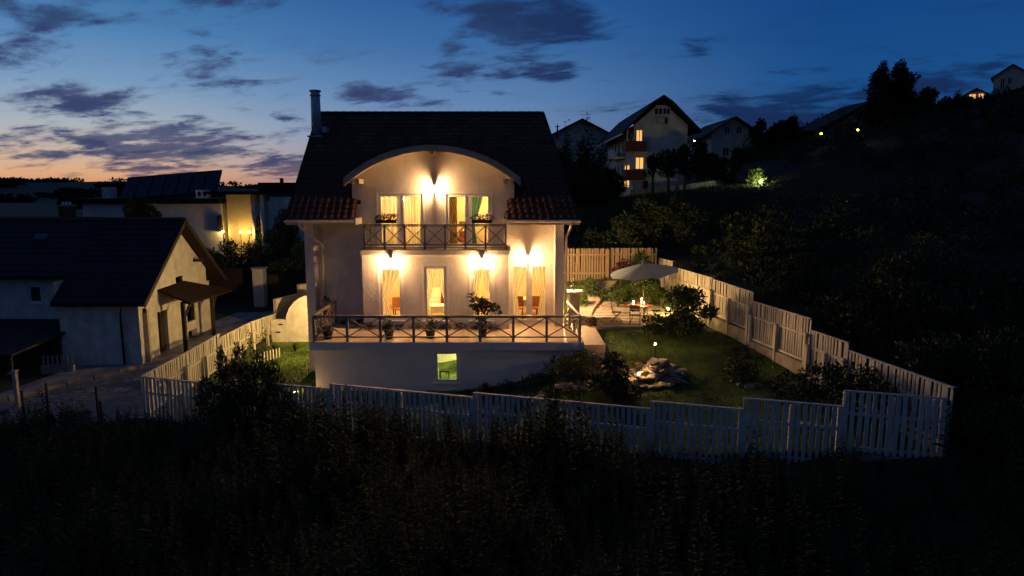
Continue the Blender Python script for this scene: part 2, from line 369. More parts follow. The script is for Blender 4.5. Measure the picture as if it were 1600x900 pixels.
def in_plot(x, y, m_=0.):
    q = (FL, FR, BR, BL); r = np.ones(np.shape(x), bool)
    for i in range(4):
        a, b = q[i], q[(i + 1) % 4]; ex, ey = b[0] - a[0], b[1] - a[1]; L = math.hypot(ex, ey)
        r &= ((x - a[0]) * -ey + (y - a[1]) * ex) / L > m_
    return r
# ================================================================== the ground
def ground():
    a = np.concatenate([np.arange(-9000, -1200, 900), np.arange(-1200, -200, 90), np.arange(-200, -40, 8), np.arange(-40, -24, 1.5), np.arange(-24, 20, .5), np.arange(20, 60, 1.6), np.arange(60, 200, 7), np.arange(200, 1300, 90), np.arange(1300, 9100, 900)])
    b = np.concatenate([np.arange(-600, -20, 60), np.arange(-20, 5, 2.5), np.arange(5, 45, .5), np.arange(45, 120, 2.5), np.arange(120, 400, 15), np.arange(400, 2400, 90), np.arange(2400, 8000, 800)])
    X, Y = np.meshgrid(a, b); Z = outer_z(X, Y)
    far = np.hypot(X, Y) > 40
    Z = Z + np.where(far, 0, .05 * np.sin(X * 2.1) * np.cos(Y * 1.7))
    Z = np.where(in_plot(X, Y, .35) | (in_plot(X - .5, Y, .0) & (X > 4) & (Y > 16.9)), Z - 2.4, Z)
    Z = np.where((X > -28) & (X < -13.4) & (Y > 24) & (Y < 42) & ~in_plot(X, Y, 0), Z - .03, Z)
    V = np.c_[X.ravel(), Y.ravel(), Z.ravel()]; nx = len(a)
    i, j = np.meshgrid(np.arange(nx - 1), np.arange(len(b) - 1)); k = (j * nx + i).ravel()
    me = np_mesh('ground', V, np.c_[k, k + 1, k + 1 + nx, k + nx], wild, True)
    link('ground', me, None, (0, 0, 0), kind='structure')
ground()
def sheet(name, corners, nu, nv, zf, m, kind='structure', dz=0., rough=0.):
    q = [np.array(c_, float) for c_ in corners]
    u, v = np.meshgrid(np.linspace(0, 1, nu + 1), np.linspace(0, 1, nv + 1))
    P = ((1 - u) * (1 - v))[..., None] * q[0] + (u * (1 - v))[..., None] * q[1] + (u * v)[..., None] * q[2] + ((1 - u) * v)[..., None] * q[3]
    Z = zf(P[..., 0], P[..., 1]) + dz + (rng.normal(0, rough, u.shape) if rough else 0)
    V = np.c_[P[..., 0].ravel(), P[..., 1].ravel(), Z.ravel()]; n = nu + 1
    i, j = np.meshgrid(np.arange(nu), np.arange(nv)); k = (j * n + i).ravel()
    return link(name, np_mesh(name, V, np.c_[k, k + 1, k + 1 + n, k + n], m, True), None, (0, 0, 0), kind=kind)
lawn = sheet('lawn', (FL, FR, BR, BL), 110, 84, garden_z, lawn_m, rough=.012)

# ---- paved yard of the neighbour: sheet with single stones on it
yard = sheet('paved_yard', ((-21.5, 21.0), (-13.25, 23.6), (-12.9, 40), (-16.4, 40)), 30, 40, outer_z, paver_m, dz=.021)
def block_mesh(name, sx, sy, sz, m, j=.0, seed=0, bev=.012):
    r_ = random.Random(seed); vs = []
    for z, s_ in ((0, 1), (sz - bev, 1), (sz, None)):
        for (i, k) in ((-1, -1), (1, -1), (1, 1), (-1, 1)):
            e_ = bev if s_ is None else 0
            vs.append((i * (sx / 2 - e_) + r_.uniform(-j, j), k * (sy / 2 - e_) + r_.uniform(-j, j), z))
    fs = [(8, 9, 10, 11)] + [(a + b, a + (b + 1) % 4, a + 4 + (b + 1) % 4, a + 4 + b) for a in (0, 4) for b in range(4)]
    me = bpy.data.meshes.new(name); me.from_pydata(vs, [], fs); me.materials.append(m); me.update(); return me
def pieces(name, meshes, parent, places, limit=300, stuff_name=None):
    """places: (loc, rot, near_score): the first ones as single objects, the rest joined"""
    places = sorted(places, key=lambda p: p[2])
    for i, (loc, rot, _) in enumerate(places[:limit]): piece(name, meshes[i % len(meshes)], parent, loc, rot)
    rest = places[limit:]
    if rest:
        mb = MB(); dat = [([v.co.copy() for v in me.vertices], [tuple(p.vertices) for p in me.polygons]) for me in meshes]
        for i, (loc, rot, _) in enumerate(rest):
            M = Matrix.Translation(loc) @ Euler(rot).to_matrix().to_4x4(); vs, fs = dat[i % len(dat)]
            mb.add([M @ v for v in vs], fs)
        mb.build(stuff_name or name + 's', meshes[0].materials[0], parent, kind='stuff')
pl = []
for j in range(0, 74):
    for i in range(0, 44):
        x = -23.2 + i * .231 + (j * .37 % 1) * .231; y = 21.2 + j * .247
        if not (-21.0 + (y - 21) * .25 < x < -13.35 + (y - 23) * .03) or y < 21.4 + (x + 21.5) * .3: continue
        if x < -16.5 and y > 29.2: continue
        if x < -16.4 - (29.2 - y) * .62: continue
        pl.append((Vector((x, y, oz(x, y) - .035 + random.uniform(-.004, .004))), (random.uniform(-.015, .015), random.uniform(-.02, .02), random.uniform(-.03, .03)), math.hypot(x, y)))
pieces('paving_stone', [block_mesh('paving_stone', .222, .24, .065, paver_m, .004, s) for s in range(4)], yard, pl, 300, 'paving_stones_beyond')
kb = thing('yard_kerb', 'low pale kerb along the left edge of the grey paved yard', 'kerb', (-19.5, 25.5, oz(-19.5, 25.5)))
for i in range(9):
    x, y = -21.4 + i * .62, 22.4 + i * .78; a = math.atan2(.78, .62)
    M = Matrix.Translation((x, y, oz(x, y) - .05)) @ Matrix.Rotation(a, 4, 'Z')
    MB().box(-.47, .47, -.09, .09, 0, .24, M).build('kerb_stone', concrete, kb)

# ================================================================== main house
HX0, HX1, HY = -8.05, 1.75, 28.3
house = thing('house', 'cream two storey house with dark tiled roof, arched dormer and glowing windows', 'house', (-3, 30, -.1))
def A_in(x, r_):  # arch height
    d = r_ * r_ - (x + 3.16) ** 2
    return 1.903 + math.sqrt(max(d, 0))
fw = MB()
UPW = [(-5.52, -3.68), (-2.71, -.87)]
holes = [(-5.52, -3.68, 3.22, 5.41), (-2.71, -.87, 3.22, 5.41), (-.08, 1.52, .02, 2.53), (-5.75, -.42, .02, 2.75)]
fw.wall(HX0, HX1, -.02, 5.02, HY, HY + .3, [h for h in holes if h[2] < 3] + [(a, b, 3.22, 5.2) for a, b in UPW])
fw.wall(-6.56, .09, 5.02, 5.7, HY, HY + .3, [(a, b, 5.0, 5.41) for a, b in UPW])
xs = np.linspace(-6.56, .09, 25)
fw.prism([(x, A_in(x, 5.25)) for x in xs[::-1]] + [(-6.56, 5.7), (.09, 5.7)], HY, HY + .3)
fwall = fw.build('front_wall', plaster, house)
MB().wall(-8.4, -8.05, -1.9, 4.5, 27.6, 40, ()).build('side_wall', plaster, house)
MB().wall(1.75, 2.1, -1.0, 4.5, 27.6, 40, ()).build('side_wall', plaster, house)
mb = MB(); mb.prism([(-8.05, -1.9), (1.75, -1.9), (1.75, 4.6), (-8.05, 4.6)], 39.7, 40); mb.build('rear_wall', plaster, house)
# gables closing the roof ends
def roofz(y): return 4.41 + .706 * (y - 27.2) if y < 34 else 9.21 - .706 * (y - 34)
E0, E1, R0, R1 = Vector((-8.97, 27.2, 4.41)), Vector((2.67, 27.2, 4.41)), Vector((-9.41, 34, 9.21)), Vector((1.52, 34, 9.21))
mb = MB()
for x in (-8.35, 1.80):
    t = [(27.7, 4.5), (39.9, 4.5), (34, 8.95)]
    if x > 0: tx = [1.95, 1.55, 1.30]
    else: tx = [-8.35, -8.7, -8.6]
    vs = [(tx[i], y, z) for i, (y, z) in enumerate(t)] + [(tx[i] - .25 * (1 if x > 0 else -1), y, z) for i, (y, z) in enumerate(t)]
    MB().add(vs, [(0, 1, 2), (5, 4, 3), (0, 3, 4, 1), (1, 4, 5, 2), (2, 5, 3, 0)]).build('gable', plaster, house)
# bay
BAYW = [(-5.32, -4.40), (-3.53, -2.61), (-1.66, -.77)]
mb = MB(); mb.wall(-5.99, -.13, -.02, 3.02, 27.1, 27.35, [(a, b, .36, 2.55) for a, b in BAYW])
mb.box(-5.99, -5.75, 27.35, 28.3, -.02, 3.02); mb.box(-.42, -.13, 27.35, 28.3, -.02, 3.02)
mb.build('bay_wall', plaster, house)
MB().box(-6.03, -.09, 26.98, 28.3, 3.02, 3.2).build('balcony_floor', plaster, house)
MB().box(-6.06, -.06, 26.94, 28.3, 3.2, 3.235).build('balcony_edge', brown_rail, house)
# ------- roof: deck, tiles
BAR = 5.447
def roof_keep(x, y):
    if y < 28.32: return not (-6.28 < x < -.20)
    if -6.62 < x < .15: return roofz(y) > A_in(x, BAR - .1) + .05
    return True
sl = math.atan(.706); L = math.hypot(6.8, 4.8)
mb = MB(); NU, NV = 94, 40
for i in range(NU):
    for j in range(NV):
        P = []
        for (u, v) in ((i, j), (i + 1, j), (i + 1, j + 1), (i, j + 1)):
            t = v / NV; P.append((E0 + (R0 - E0) * t) * (1 - u / NU) + (E1 + (R1 - E1) * t) * (u / NU))
        c_ = sum(P, Vector()) / 4
        if roof_keep(c_.x, c_.y): mb.slab([p - Vector((0, 0, .03)) for p in P], .12)
B0, B1 = Vector((-9.9, 41, 4.3)), Vector((.9, 41, 4.3))
mb.slab([R0 - Vector((0, 0, .03)), R1 - Vector((0, 0, .03)), B1, B0], .15)
roof = mb.build('roof', deckm, house)
def tile_mesh(name, w_, l_, m, amp=.04, th=.03, n=6):
    vs, fs = [], []
    prof = [(-.5, 0), (-.34, .25), (-.12, 1), (.1, 1), (.3, .2), (.5, 0)] if n == 6 else [(-.5, 0), (-.1, 1), (.25, .7), (.5, 0)]
    for y, z in ((0, th), (l_, 0)):
        vs += [(px * w_ * 1.03, y, z + pz * amp) for px, pz in prof]
    k = len(prof); vs += [(px * w_ * 1.03, 0, -.005) for px, pz in prof]
    fs = [(i, i + 1, k + i + 1, k + i) for i in range(k - 1)] + [(2 * k + i, 2 * k + i + 1, i + 1, i) for i in range(k - 1)]
    me = bpy.data.meshes.new(name); me.from_pydata(vs, [], fs); me.materials.append(m); me.update(); return me
def tiled(parent, e0, e1, r0, r1, w_, l_, m, keep=None, limit=300, name='roof_tile', amp=.04, stuff='roof_tiles_above', lift=.0):
    up = ((r0 - e0) + (r1 - e1)) / 2; Lh = up.length; nr = int(Lh / l_); ang = math.atan2(up.z, math.hypot(up.x, up.y))
    yaw = math.atan2((e1 - e0).y, (e1 - e0).x); nrm = (e1 - e0).cross(up).normalized(); out = []
    for j in range(nr + 1):
        t = j * l_ / Lh
        if t > .99: continue
        a = e0 + (r0 - e0) * t; b = e1 + (r1 - e1) * t; wd = (b - a).length; n = max(1, round(wd / w_))
        for i in range(n):
            p = a + (b - a) * ((i + .5) / n)
            if keep and not keep(p.x, p.y + .15): continue
            out.append((p + nrm * (lift + random.uniform(-.003, .003)) + Vector((random.uniform(-.004, .004), 0, 0)), (ang + random.uniform(-.012, .012), random.uniform(-.015, .015), yaw), j * 100 + abs(i - n / 2) * .01))
    pieces(name, [tile_mesh(name, (e1 - e0).length / max(1, round((e1 - e0).length / w_)), l_ * 1.12, m, amp)], parent, out, limit, stuff)
tiled(roof, E0, E1, R0, R1, .27, .35, roof_tile, roof_keep)
rt = bpy.data.meshes.new('ridge_tile')
mbr = MB(); N = 6
mbr.add([(x, .12 * math.cos(math.pi * k / N) * (1 + .12 * (x < 0)), .10 * math.sin(math.pi * k / N) * (1 + .12 * (x < 0))) for x in (-.2, .21) for k in range(N + 1)], [(k, k + 1, N + 2 + k, N + 1 + k) for k in range(N)])
rt.from_pydata(mbr.v, [], mbr.f); rt.materials.append(roof_tile); rt.update()
for i in range(28): piece('ridge_tile', rt, roof, R0 + (R1 - R0) * ((i + .5) / 28) + Vector((0, 0, .02)))
MB().beam(E0 + Vector((-.02, 0, -.06)), R0 + Vector((-.02, 0, -.02)), .05, .2).build('verge_board', wood_dark, roof); MB().beam(E1 + Vector((.02, 0, -.06)), R1 + Vector((.02, 0, -.02)), .05, .2).build('verge_board', wood_dark, roof)
# eaves
for x0, x1 in ((-8.97, -6.28), (-.20, 2.69)):
    MB().box(x0, x1, 27.13, 27.2, 4.2, 4.40).box(x0, x1, 27.2, 28.3 if x0 < -5 else 28.3, 4.2, 4.235).build('eave_board', cream, house)
    mb = MB(); n = 8
    pr = [(27.07 + .075 * math.cos(math.pi + math.pi * k / n), 4.38 + .09 * math.sin(math.pi + math.pi * k / n)) for k in range(n + 1)]
    vs = [(x, y, z) for x in (x0 - .03, x1 + .03) for y, z in pr]; mb.add(vs, [(k, k + 1, n + 2 + k, n + 1 + k) for k in range(n)]); mb.build('gutter', cream, house)
for x0, x1 in ((-6.28, -6.2), (-.28, -.20)): MB().prism([(x0, 4.2), (x1, 4.2), (x1, 4.45), (x0, 4.45)], 27.15, 28.3).build('eave_end', cream, house)
MB().tube([(-8.45, 27.07, 4.3), (-8.42, 27.2, 4.12), (-7.95, 28.0, 3.45), (-7.86, 28.2, 3.3), (-7.86, 28.2, 1.5), (-7.86, 28.2, .05)], .05, 8).build('downspout', cream, house, True)
MB().tube([(2.35, 27.07, 4.3), (2.34, 27.3, 4.1), (2.19, 27.55, 3.7), (2.19, 27.55, 1.5), (2.19, 27.55, .05)], .05, 8).build('downspout', cream, house, True)
# cheek walls of the dormer
MB().box(-6.56, -6.36, 28.6, 29.9, 4.6, 5.85).box(-.11, .09, 28.6, 29.9, 4.6, 5.85).build('dormer_cheek', plaster, house)
# barrel roof
def arc(x0, x1, r_, n=36):
    a0 = math.acos((x0 + 3.16) / r_); a1 = math.acos((x1 + 3.16) / r_)
    return [(-3.16 + r_ * math.cos(a0 + (a1 - a0) * i / n), 1.903 + r_ * math.sin(a0 + (a1 - a0) * i / n)) for i in range(n + 1)]
def band(r0, r1, x0, x1, y0, y1, name, m, n=40, sm=False):
    a = arc(x0, x1, r1, n); b = arc(x0, x1, r0, n); mb = MB(); vs = []
    for (p, q) in zip(a, b): vs += [(p[0], y0, p[1]), (p[0], y1, p[1]), (q[0], y1, q[1]), (q[0], y0, q[1])]
    fs = [(4 * i + k, 4 * i + (k + 1) % 4, 4 * i + 4 + (k + 1) % 4, 4 * i + 4 + k) for i in range(n) for k in range(4)] + [(0, 1, 2, 3), (4 * n + 3, 4 * n + 2, 4 * n + 1, 4 * n)]
    return mb.add(vs, fs).build(name, m, house, sm)
band(5.26, 5.40, -6.62, .30, 27.36, 31.6, 'arched_dormer_roof', tan_board)
band(5.40, 5.46, -6.70, .38, 27.28, 31.6, 'dormer_roofing', dark_metal)
band(5.17, 5.42, -6.66, .34, 27.27, 27.36, 'arched_fascia', tan_board)
for x in (-6.42, -6.15, .0, -.27):
    z = A_in(x, 5.25) - .16
    MB().box(x - .075, x + .075, 27.45, 28.3, 5.82, 6.0).build('roof_beam_end', tan_board, house)
MB().box(-3.24, -3.08, 27.4, 28.3, 6.96, 7.12).build('roof_beam_end', tan_board, house)
# chimney
C0 = Vector((-9.12, 32.6, 0))
mb = MB(); mb.lathe((C0.x, C0.y, 7.9), [(.24, 0), (.21, 1.95), (.20, 1.96)], 20); ch = mb.build('chimney_pipe', metal_grey, house, True)
mb = MB(); mb.lathe((C0.x, C0.y, 9.86), [(.24, 0), (.25, .06), (.21, .08), (.2, .16), (.26, .20), (.28, .24), (.24, .27), (.1, .28)], 20); mb.build('chimney_cap', metal_grey, ch)
mb = MB(); mb.box(C0.x - .33, C0.x + .33, C0.y - .42, C0.y - .1, 7.98, 8.05); mb.box(C0.x + .33, C0.x + .55, C0.y - .35, C0.y + .1, 8.2, 8.45); mb.build('chimney_flashing', metal_grey, ch)

# ------- windows
def window(x0, x1, z0, z1, yf, wallm=.3, leaves=1, parent=house, name='window', sill=True, fr=.07, m=None, mull=None, glassy=True):
    m = m or white_frame
    mb = MB(); y0, y1 = yf + .022, yf + .11
    mb.box(x0, x1, y0, y1, z1 - fr, z1).box(x0, x1, y0, y1, z0, z0 + fr).box(x0, x0 + fr, y0, y1, z0 + fr, z1 - fr).box(x1 - fr, x1, y0, y1, z0 + fr, z1 - fr)
    wd = (x1 - x0) / leaves
    for i in range(1, leaves): mb.box(x0 + wd * i - (mull or fr), x0 + wd * i + (mull or fr), y0, y1, z0 + fr, z1 - fr)
    f = mb.build(name, m, parent)
    tr = MB(); t = .07
    tr.box(x0 - t, x1 + t, yf - .005, yf + .02, z1 + .002, z1 + t).box(x0 - t, x0 - .002, yf - .005, yf + .02, z0, z1).box(x1 + .002, x1 + t, yf - .005, yf + .02, z0, z1)
    tr.build('surround', m, f)
    for i in range(leaves):
        a = x0 + wd * i + (fr if i == 0 else (mull or fr)); b = x0 + wd * (i + 1) - (fr if i == leaves - 1 else (mull or fr)); s_ = .05
        sb = MB(); ya, yb = yf + .012, yf + .06; q0, q1 = z0 + fr, z1 - fr
        sb.box(a, b, ya, yb, q1 - s_, q1).box(a, b, ya, yb, q0, q0 + s_).box(a, a + s_, ya, yb, q0 + s_, q1 - s_).box(b - s_, b, ya, yb, q0 + s_, q1 - s_).build('sash', m, f)
        MB().box(a + s_, b - s_, yf + .032, yf + .038, q0 + s_, q1 - s_).build('pane', GLASS, f)
    if sill: MB().box(x0 - .08, x1 + .08, yf - .07, yf + .02, z0 - .045, z0 - .004).build('sill', m, f)
    return f
for a, b in UPW: window(a, b, 3.24, 5.41, HY, leaves=2, mull=.09)
for a, b in BAYW: window(a, b, .36, 2.55, 27.1, leaves=1)
window(-.08, 1.52, .02, 2.53, HY, leaves=2, name='terrace_door', sill=False, mull=.08)

# ------- facade lamps (up and down wall lights whose caps throw the V shaped shade)
def facade_lamp(x, y, z, parent, cap=.055, low=.03, rot=0, bm=None):
    M = Matrix.Translation((x, y, z)) @ Matrix.Rotation(rot, 4, 'Z')
    mb = MB().box(-.025, .025, -.012, -.002, -.12, .06, M)
    l_ = mb.build('wall_lamp', cream, parent)
    MB().box(-cap, cap, -.27, -.003, .085, .095, M).build('lamp_cap', cream, l_)
    MB().box(-low, low, -.24, -.003, -.135, -.125, M).build('lamp_base', cream, l_)
    b = ball(MB(), M @ Vector((0, -.17, 0)), (.055, .055, .055)).build('bulb', bm or bulb_m, l_, True)
    return l_
facade_lamp(-3.19, HY, 5.66, house)
facade_lamp(-4.84, 27.1, 2.78, house)
facade_lamp(-1.22, 27.1, 2.78, house)
facade_lamp(.66, HY, 2.78, house)
facade_lamp(2.1, 30.7, 1.8, house, cap=.05, low=.03, rot=R(90), bm=side_bulb)           # on the garden side wall
facade_lamp(-8.4, 31.8, .35, house, cap=.05, low=.03, rot=R(-90), bm=yellow_bulb)          # on the yard side wall

# ------- railings with crossed braces
def railing(parent, pts, zb, h, name='railing', m=brown_rail, low=.18, pw=.09, dbl=False):
    rl = MB()
    for a, b in zip(pts[:-1], pts[1:]): pass
    a, b = Vector((*pts[0], zb + h)), Vector((*pts[-1], zb + h)); rl.beam(a - Vector((0, 0, .02)), b - Vector((0, 0, .02)), .1, .04)
    root = rl.build(name, m, parent)
    MB().beam(Vector((*pts[0], zb + low)), Vector((*pts[-1], zb + low)), .045, .05).build('rail', m, root)
    MB().beam(Vector((*pts[0], zb + h - .075)), Vector((*pts[-1], zb + h - .075)), .045, .04).build('rail', m, root)
    if dbl: MB().beam(Vector((*pts[0], zb + .06)), Vector((*pts[-1], zb + .06)), .06, .045).build('rail', m, root)
    for p in pts:
        MB().box(p[0] - pw / 2, p[0] + pw / 2, p[1] - pw / 2 - .002, p[1] + pw / 2, zb, zb + h - .041).build('post', m, root)
    for a, b in zip(pts[:-1], pts[1:]):
        d = (Vector(b) - Vector(a)).normalized() * pw / 2; a = Vector(a) + d; b = Vector(b) - d
        MB().beam((a.x, a.y, zb + low + .03), (b.x, b.y, zb + h - .1), .03, .042).build('brace', m, root)
        MB().beam((a.x, a.y - .032, zb + h - .1), (b.x, b.y - .032, zb + low + .03), .03, .042).build('brace', m, root)
    return root
railing(house, [(-5.85 + i * .8, 27.05) for i in range(8)], 3.236, 1.0, 'balcony_railing', dbl=True, pw=.07)
railing(house, [(-5.85, 27.12), (-5.85, 28.25)], 3.236, 1.0, 'balcony_railing', pw=.06, dbl=True)
railing(house, [(-.25, 27.12), (-.25, 28.25)], 3.236, 1.0, 'balcony_railing', pw=.06, dbl=True)

# ================================================================== terrace
ter = thing('terrace', 'raised tiled terrace on a pale basement wall in front of the house', 'terrace', (-2.4, 26.5, -.3))
MB().box(-7.47, 2.62, 24.66, 28.3, -.30, -.006).build('slab', plaster2, ter)
fl = MB().box(-7.43, 2.58, 24.70, 28.29, -.02, -.003).build('floor', floor_tile, ter)
tm = block_mesh('floor_tile', .492, .492, .012, floor_tile, .001, 1, .004); pl = []
for i in range(20):
    for j in range(7):
        x, y = -7.17 + i * .5, 24.97 + j * .5
        if x < 2.5 and not (-5.9 < x < -.3 and y > 26.9): pl.append((Vector((x, y, -.0035)), (0, 0, 0), y))
pieces('floor_tile', [tm], fl, pl, 300)
bw = MB().wall(-7.38, 2.42, -2.5, -.3, 24.93, 25.2, [(-2.90, -1.98, -1.60, -.40)]); bw.box(-7.38, -7.1, 25.2, 28.3, -2.5, -.3).box(2.15, 2.42, 25.2, 28.3, -2.5, -.3)
bwo = bw.build('basement_wall', plaster2, ter)
window(-2.90, -1.98, -1.60, -.40, 24.93, parent=ter, name='basement_window', fr=.06)
railing(ter, [(-7.33 + i * 1.23, 24.78) for i in range(9)], -.003, 1.0)
railing(ter, [(-7.36, 24.9), (-7.37, 26.0), (-7.38, 27.1), (-7.39, 28.2)], -.003, 1.0, pw=.07, low=.1)
railing(ter, [(2.5, 24.9), (2.42, 26.0), (2.33, 27.1), (2.24, 28.2)], -.003, 1.0, pw=.07, low=.1)
MB().box(2.66, 3.42, 24.4, 28.0, -.32, -.03).build('side_landing', floor_tile, ter)
mb = MB().box(2.7, 3.38, 24.45, 27.9, -1.6, -.32).build('landing_wall', plaster2, ter)
for i in range(3): MB().box(2.75, 3.35, 24.1 - i * .3, 24.44 - i * .3, -1.6 - .16 * i, -.2 - .17 * (i + 1)).build('step', concrete, ter)

# ================================================================== rooms seen through the windows
rm = MB()
def room(x0, x1, y0, y1, z0, z1, wall_mat, nm, front_open=True):
    r_ = MB().box(x0, x1, y1, y1 + .1, z0, z1).box(x0 - .1, x0, y0, y1 + .1, z0, z1).box(x1, x1 + .1, y0, y1 + .1, z0, z1).build(nm, wall_mat, house)
    MB().box(x0 - .1, x1 + .1, y0, y1 + .1, z0 - .1, z0 - .002).build('room_floor', room_floor, r_)
    MB().box(x0 - .1, x1 + .1, y0, y1 + .1, z1 + .002, z1 + .1).build('room_ceiling', ceiling_m, r_)
    return r_
lr = room(-6.2, 1.68, 28.62, 32.6, .02, 2.8, interior, 'living_room')
MB().box(-5.74, -.43, 27.36, 28.61, -.01, .012).build('bay_floor', room_floor, lr); MB().box(-5.74, -.43, 27.36, 28.61, 2.78, 2.9).build('bay_ceiling', ceiling_m, lr)
MB().box(-.72, -.62, 28.62, 30.4, .02, 2.8).build('partition', interior, lr)
ur = room(-6.3, -.15, 28.62, 31.4, 3.22, 5.75, interior_up, 'bedroom')
MB().box(-3.25, -3.12, 28.62, 31.4, 3.22, 5.75).build('partition', interior_up, ur)
br_ = MB().box(-4, -.9, 27.9, 28, -2.0, -.35).box(-4, -3.9, 25.22, 27.9, -2.0, -.35).box(-.9, -.8, 25.22, 27.9, -2.0, -.35).build('basement_room', interior_b, ter)
MB().box(-4, -.8, 25.22, 28, -2.1, -2.0).build('room_floor', ceiling_m, br_); MB().box(-4, -.8, 25.22, 28, -.36, -.33).build('room_ceiling', ceiling_m, br_)
def room_lamp(x, y, z, parent, bm=room_bulb, r=.07, cord=.35):
    g = thing('pendant_lamp', '', 'lamp', (x, y, z))
    mb = MB().tube([(x, y, z + .1), (x, y, z + cord)], .008, 5); mb.build('cord', dark_metal, g)
    MB().lathe((x, y, z), [(.15, .0), (.06, .13), (.03, .14)], 12).build('shade', table_cloth, g)
    ball(MB(), (x, y, z - .08), r, 1).build('bulb', bm, g, True); return g
for (x, y, z, lb) in ((-3.0, 29.6, 2.3, 'warm hanging lamp behind the middle window of the bay'), (-5.2, 30.3, 2.3, 'warm hanging lamp behind the left window of the bay'), (.5, 30.4, 2.3, 'warm hanging lamp behind the terrace door'),
                      (-4.7, 30.0, 5.25, 'hanging lamp in the left upstairs room'), (-1.7, 30.0, 5.25, 'hanging lamp in the right upstairs room'), (-1.4, 29.6, 2.3, 'warm hanging lamp behind the right window of the bay')):
    g = room_lamp(x, y, z, None); g['label'] = lb; g['group'] = 'hanging lamps inside the house'
g = room_lamp(-1.5, 26.6, -.75, None, green_bulb, .05, .3); g['label'] = 'lamp in the green basement room'; g['group'] = 'hanging lamps inside the house'
# curtains
def curtain(x0, x1, z0, z1, y, side, m, label, swept=True, tie=.42, amt=.7):
    nu, nv = 30, 16; V = []; 
    for j in range(nv + 1):
        t = j / nv; z = z1 - (z1 - z0) * t
        sw = 0
        if swept:
            q = min(1, t / (1 - tie)); sw = amt * (q ** 1.6)
            if t > 1 - tie: sw = amt * (1 - .35 * ((t - 1 + tie) / tie) ** 1.0)
        for i in range(nu + 1):
            u = i / nu; wd = (x1 - x0) * (1 - sw)
            x = x0 + u * wd if side < 0 else x1 - u * wd
            V.append((x, y + .035 * math.sin(u * 2 * math.pi * 4.5 + .25 * math.sin(j * .5)) * (1 - .4 * sw), z))
    F = [(j * (nu + 1) + i, j * (nu + 1) + i + 1, (j + 1) * (nu + 1) + i + 1, (j + 1) * (nu + 1) + i) for j in range(nv) for i in range(nu)]
    mb = MB(); mb.add(V, F); o = mb.build('curtain', m, None, True, origin=((x0 + x1) / 2, y, z0), label=label, cat='curtain', group='curtains in the windows'); return o
curtain(-5.35, -4.5, .1, 2.6, 27.47, -1, curt_cream, 'cream curtain swept left in the left window of the bay', amt=.68)
curtain(-3.58, -3.05, .1, 2.55, 27.47, -1, curt_cream, 'left curtain of the middle window of the bay', amt=.6)
curtain(-3.08, -2.55, .1, 2.55, 27.47, 1, curt_cream, 'right curtain of the middle window of the bay', amt=.6)
curtain(-1.70, -1.2, .1, 2.55, 27.47, -1, curt_cream, 'left curtain of the right window of the bay', amt=.75)
curtain(-1.25, -.72, .1, 2.55, 27.47, 1, curt_cream, 'right curtain of the right window of the bay', amt=.66)
curtain(-.06, .66, .05, 2.6, 28.68, -1, curt_cream, 'left cream curtain of the terrace door', amt=.62)
curtain(.76, 1.5, .05, 2.6, 28.68, 1, curt_cream, 'right cream curtain of the terrace door', amt=.6)
curtain(-5.50, -4.62, 3.25, 5.5, 28.68, -1, curt_cream, 'flat cream curtain in the upper left window, left leaf', swept=False)
curtain(-4.50, -3.95, 3.25, 5.5, 28.70, -1, curt_cream, 'cream curtain in the upper left window, right leaf', swept=False)
curtain(-2.72, -2.3, 3.25, 5.5, 28.68, -1, curt_brown, 'brown curtain in the upper right window', swept=False)
curtain(-1.75, -1.2, 3.25, 5.5, 28.68, -1, curt_green, 'green curtain swept left in the upper right window', amt=.7)
# furniture
def seat(x, y, rz, label, z=.02):
    g = thing('chair', label, 'chair', (x, y, z), 'chairs inside the living room'); M = Matrix.Translation((x, y, z)) @ Matrix.Rotation(rz, 4, 'Z')
    MB().box(-.24, .24, -.24, .24, .42, .47, M).build('seat', wicker, g)
    pts = [(.26 * math.cos(a), .2 + .08 * math.sin(a), 0) for a in np.linspace(0, math.pi, 9)]
    mb = MB(); mb.add([M @ Vector((p[0], p[1] - .02, zz)) for zz in (.47, .92 - .0) for p in pts] + [M @ Vector((p[0] * .85, p[1] + .02, zz)) for zz in (.47, .9) for p in pts],
                      [(i, i + 1, 9 + i + 1, 9 + i) for i in range(8)] + [(18 + i, 27 + i, 28 + i, 19 + i) for i in range(8)] + [(9 + i, 10 + i, 28 + i, 27 + i) for i in range(8)]); mb.build('backrest', wicker, g)
    for i in (-1, 1):
        for j in (-1, 1): MB().box(i * .21 - .02, i * .21 + .02, j * .2 - .02, j * .2 + .02, 0, .42, M).build('leg', wood_dark, g)
def table(x, y, w_, d_, label, cloth_=True, h=.74, m=wood_red):
    g = thing('table', label, 'table', (x, y, .02)); MB().box(x - w_ / 2, x + w_ / 2, y - d_ / 2, y + d_ / 2, h - .04 + .02, h + .02).build('tabletop', m, g)
    for i in (-1, 1):
        for j in (-1, 1): MB().box(x + i * (w_ / 2 - .08) - .03, x + i * (w_ / 2 - .08) + .03, y + j * (d_ / 2 - .08) - .03, y + j * (d_ / 2 - .08) + .03, .02, h - .02).build('leg', m, g)
    if cloth_: MB().box(x - w_ / 2 - .02, x + w_ / 2 + .02, y - d_ / 2 - .02, y + d_ / 2 + .02, h + .021, h + .03).box(x - w_ / 2 - .02, x + w_ / 2 + .02, y - d_ / 2 - .03, y - d_ / 2 - .02, h - .25, h + .03).build('tablecloth', table_cloth, None, origin=(x, y, h), label='white cloth on the ' + label, cat='tablecloth')
table(.55, 30.2, 1.3, .8, 'dining table behind the terrace door')
seat(.25, 29.4, 0, 'left wicker chair behind the terrace door'); seat(1.05, 29.45, .1, 'right wicker chair behind the terrace door')
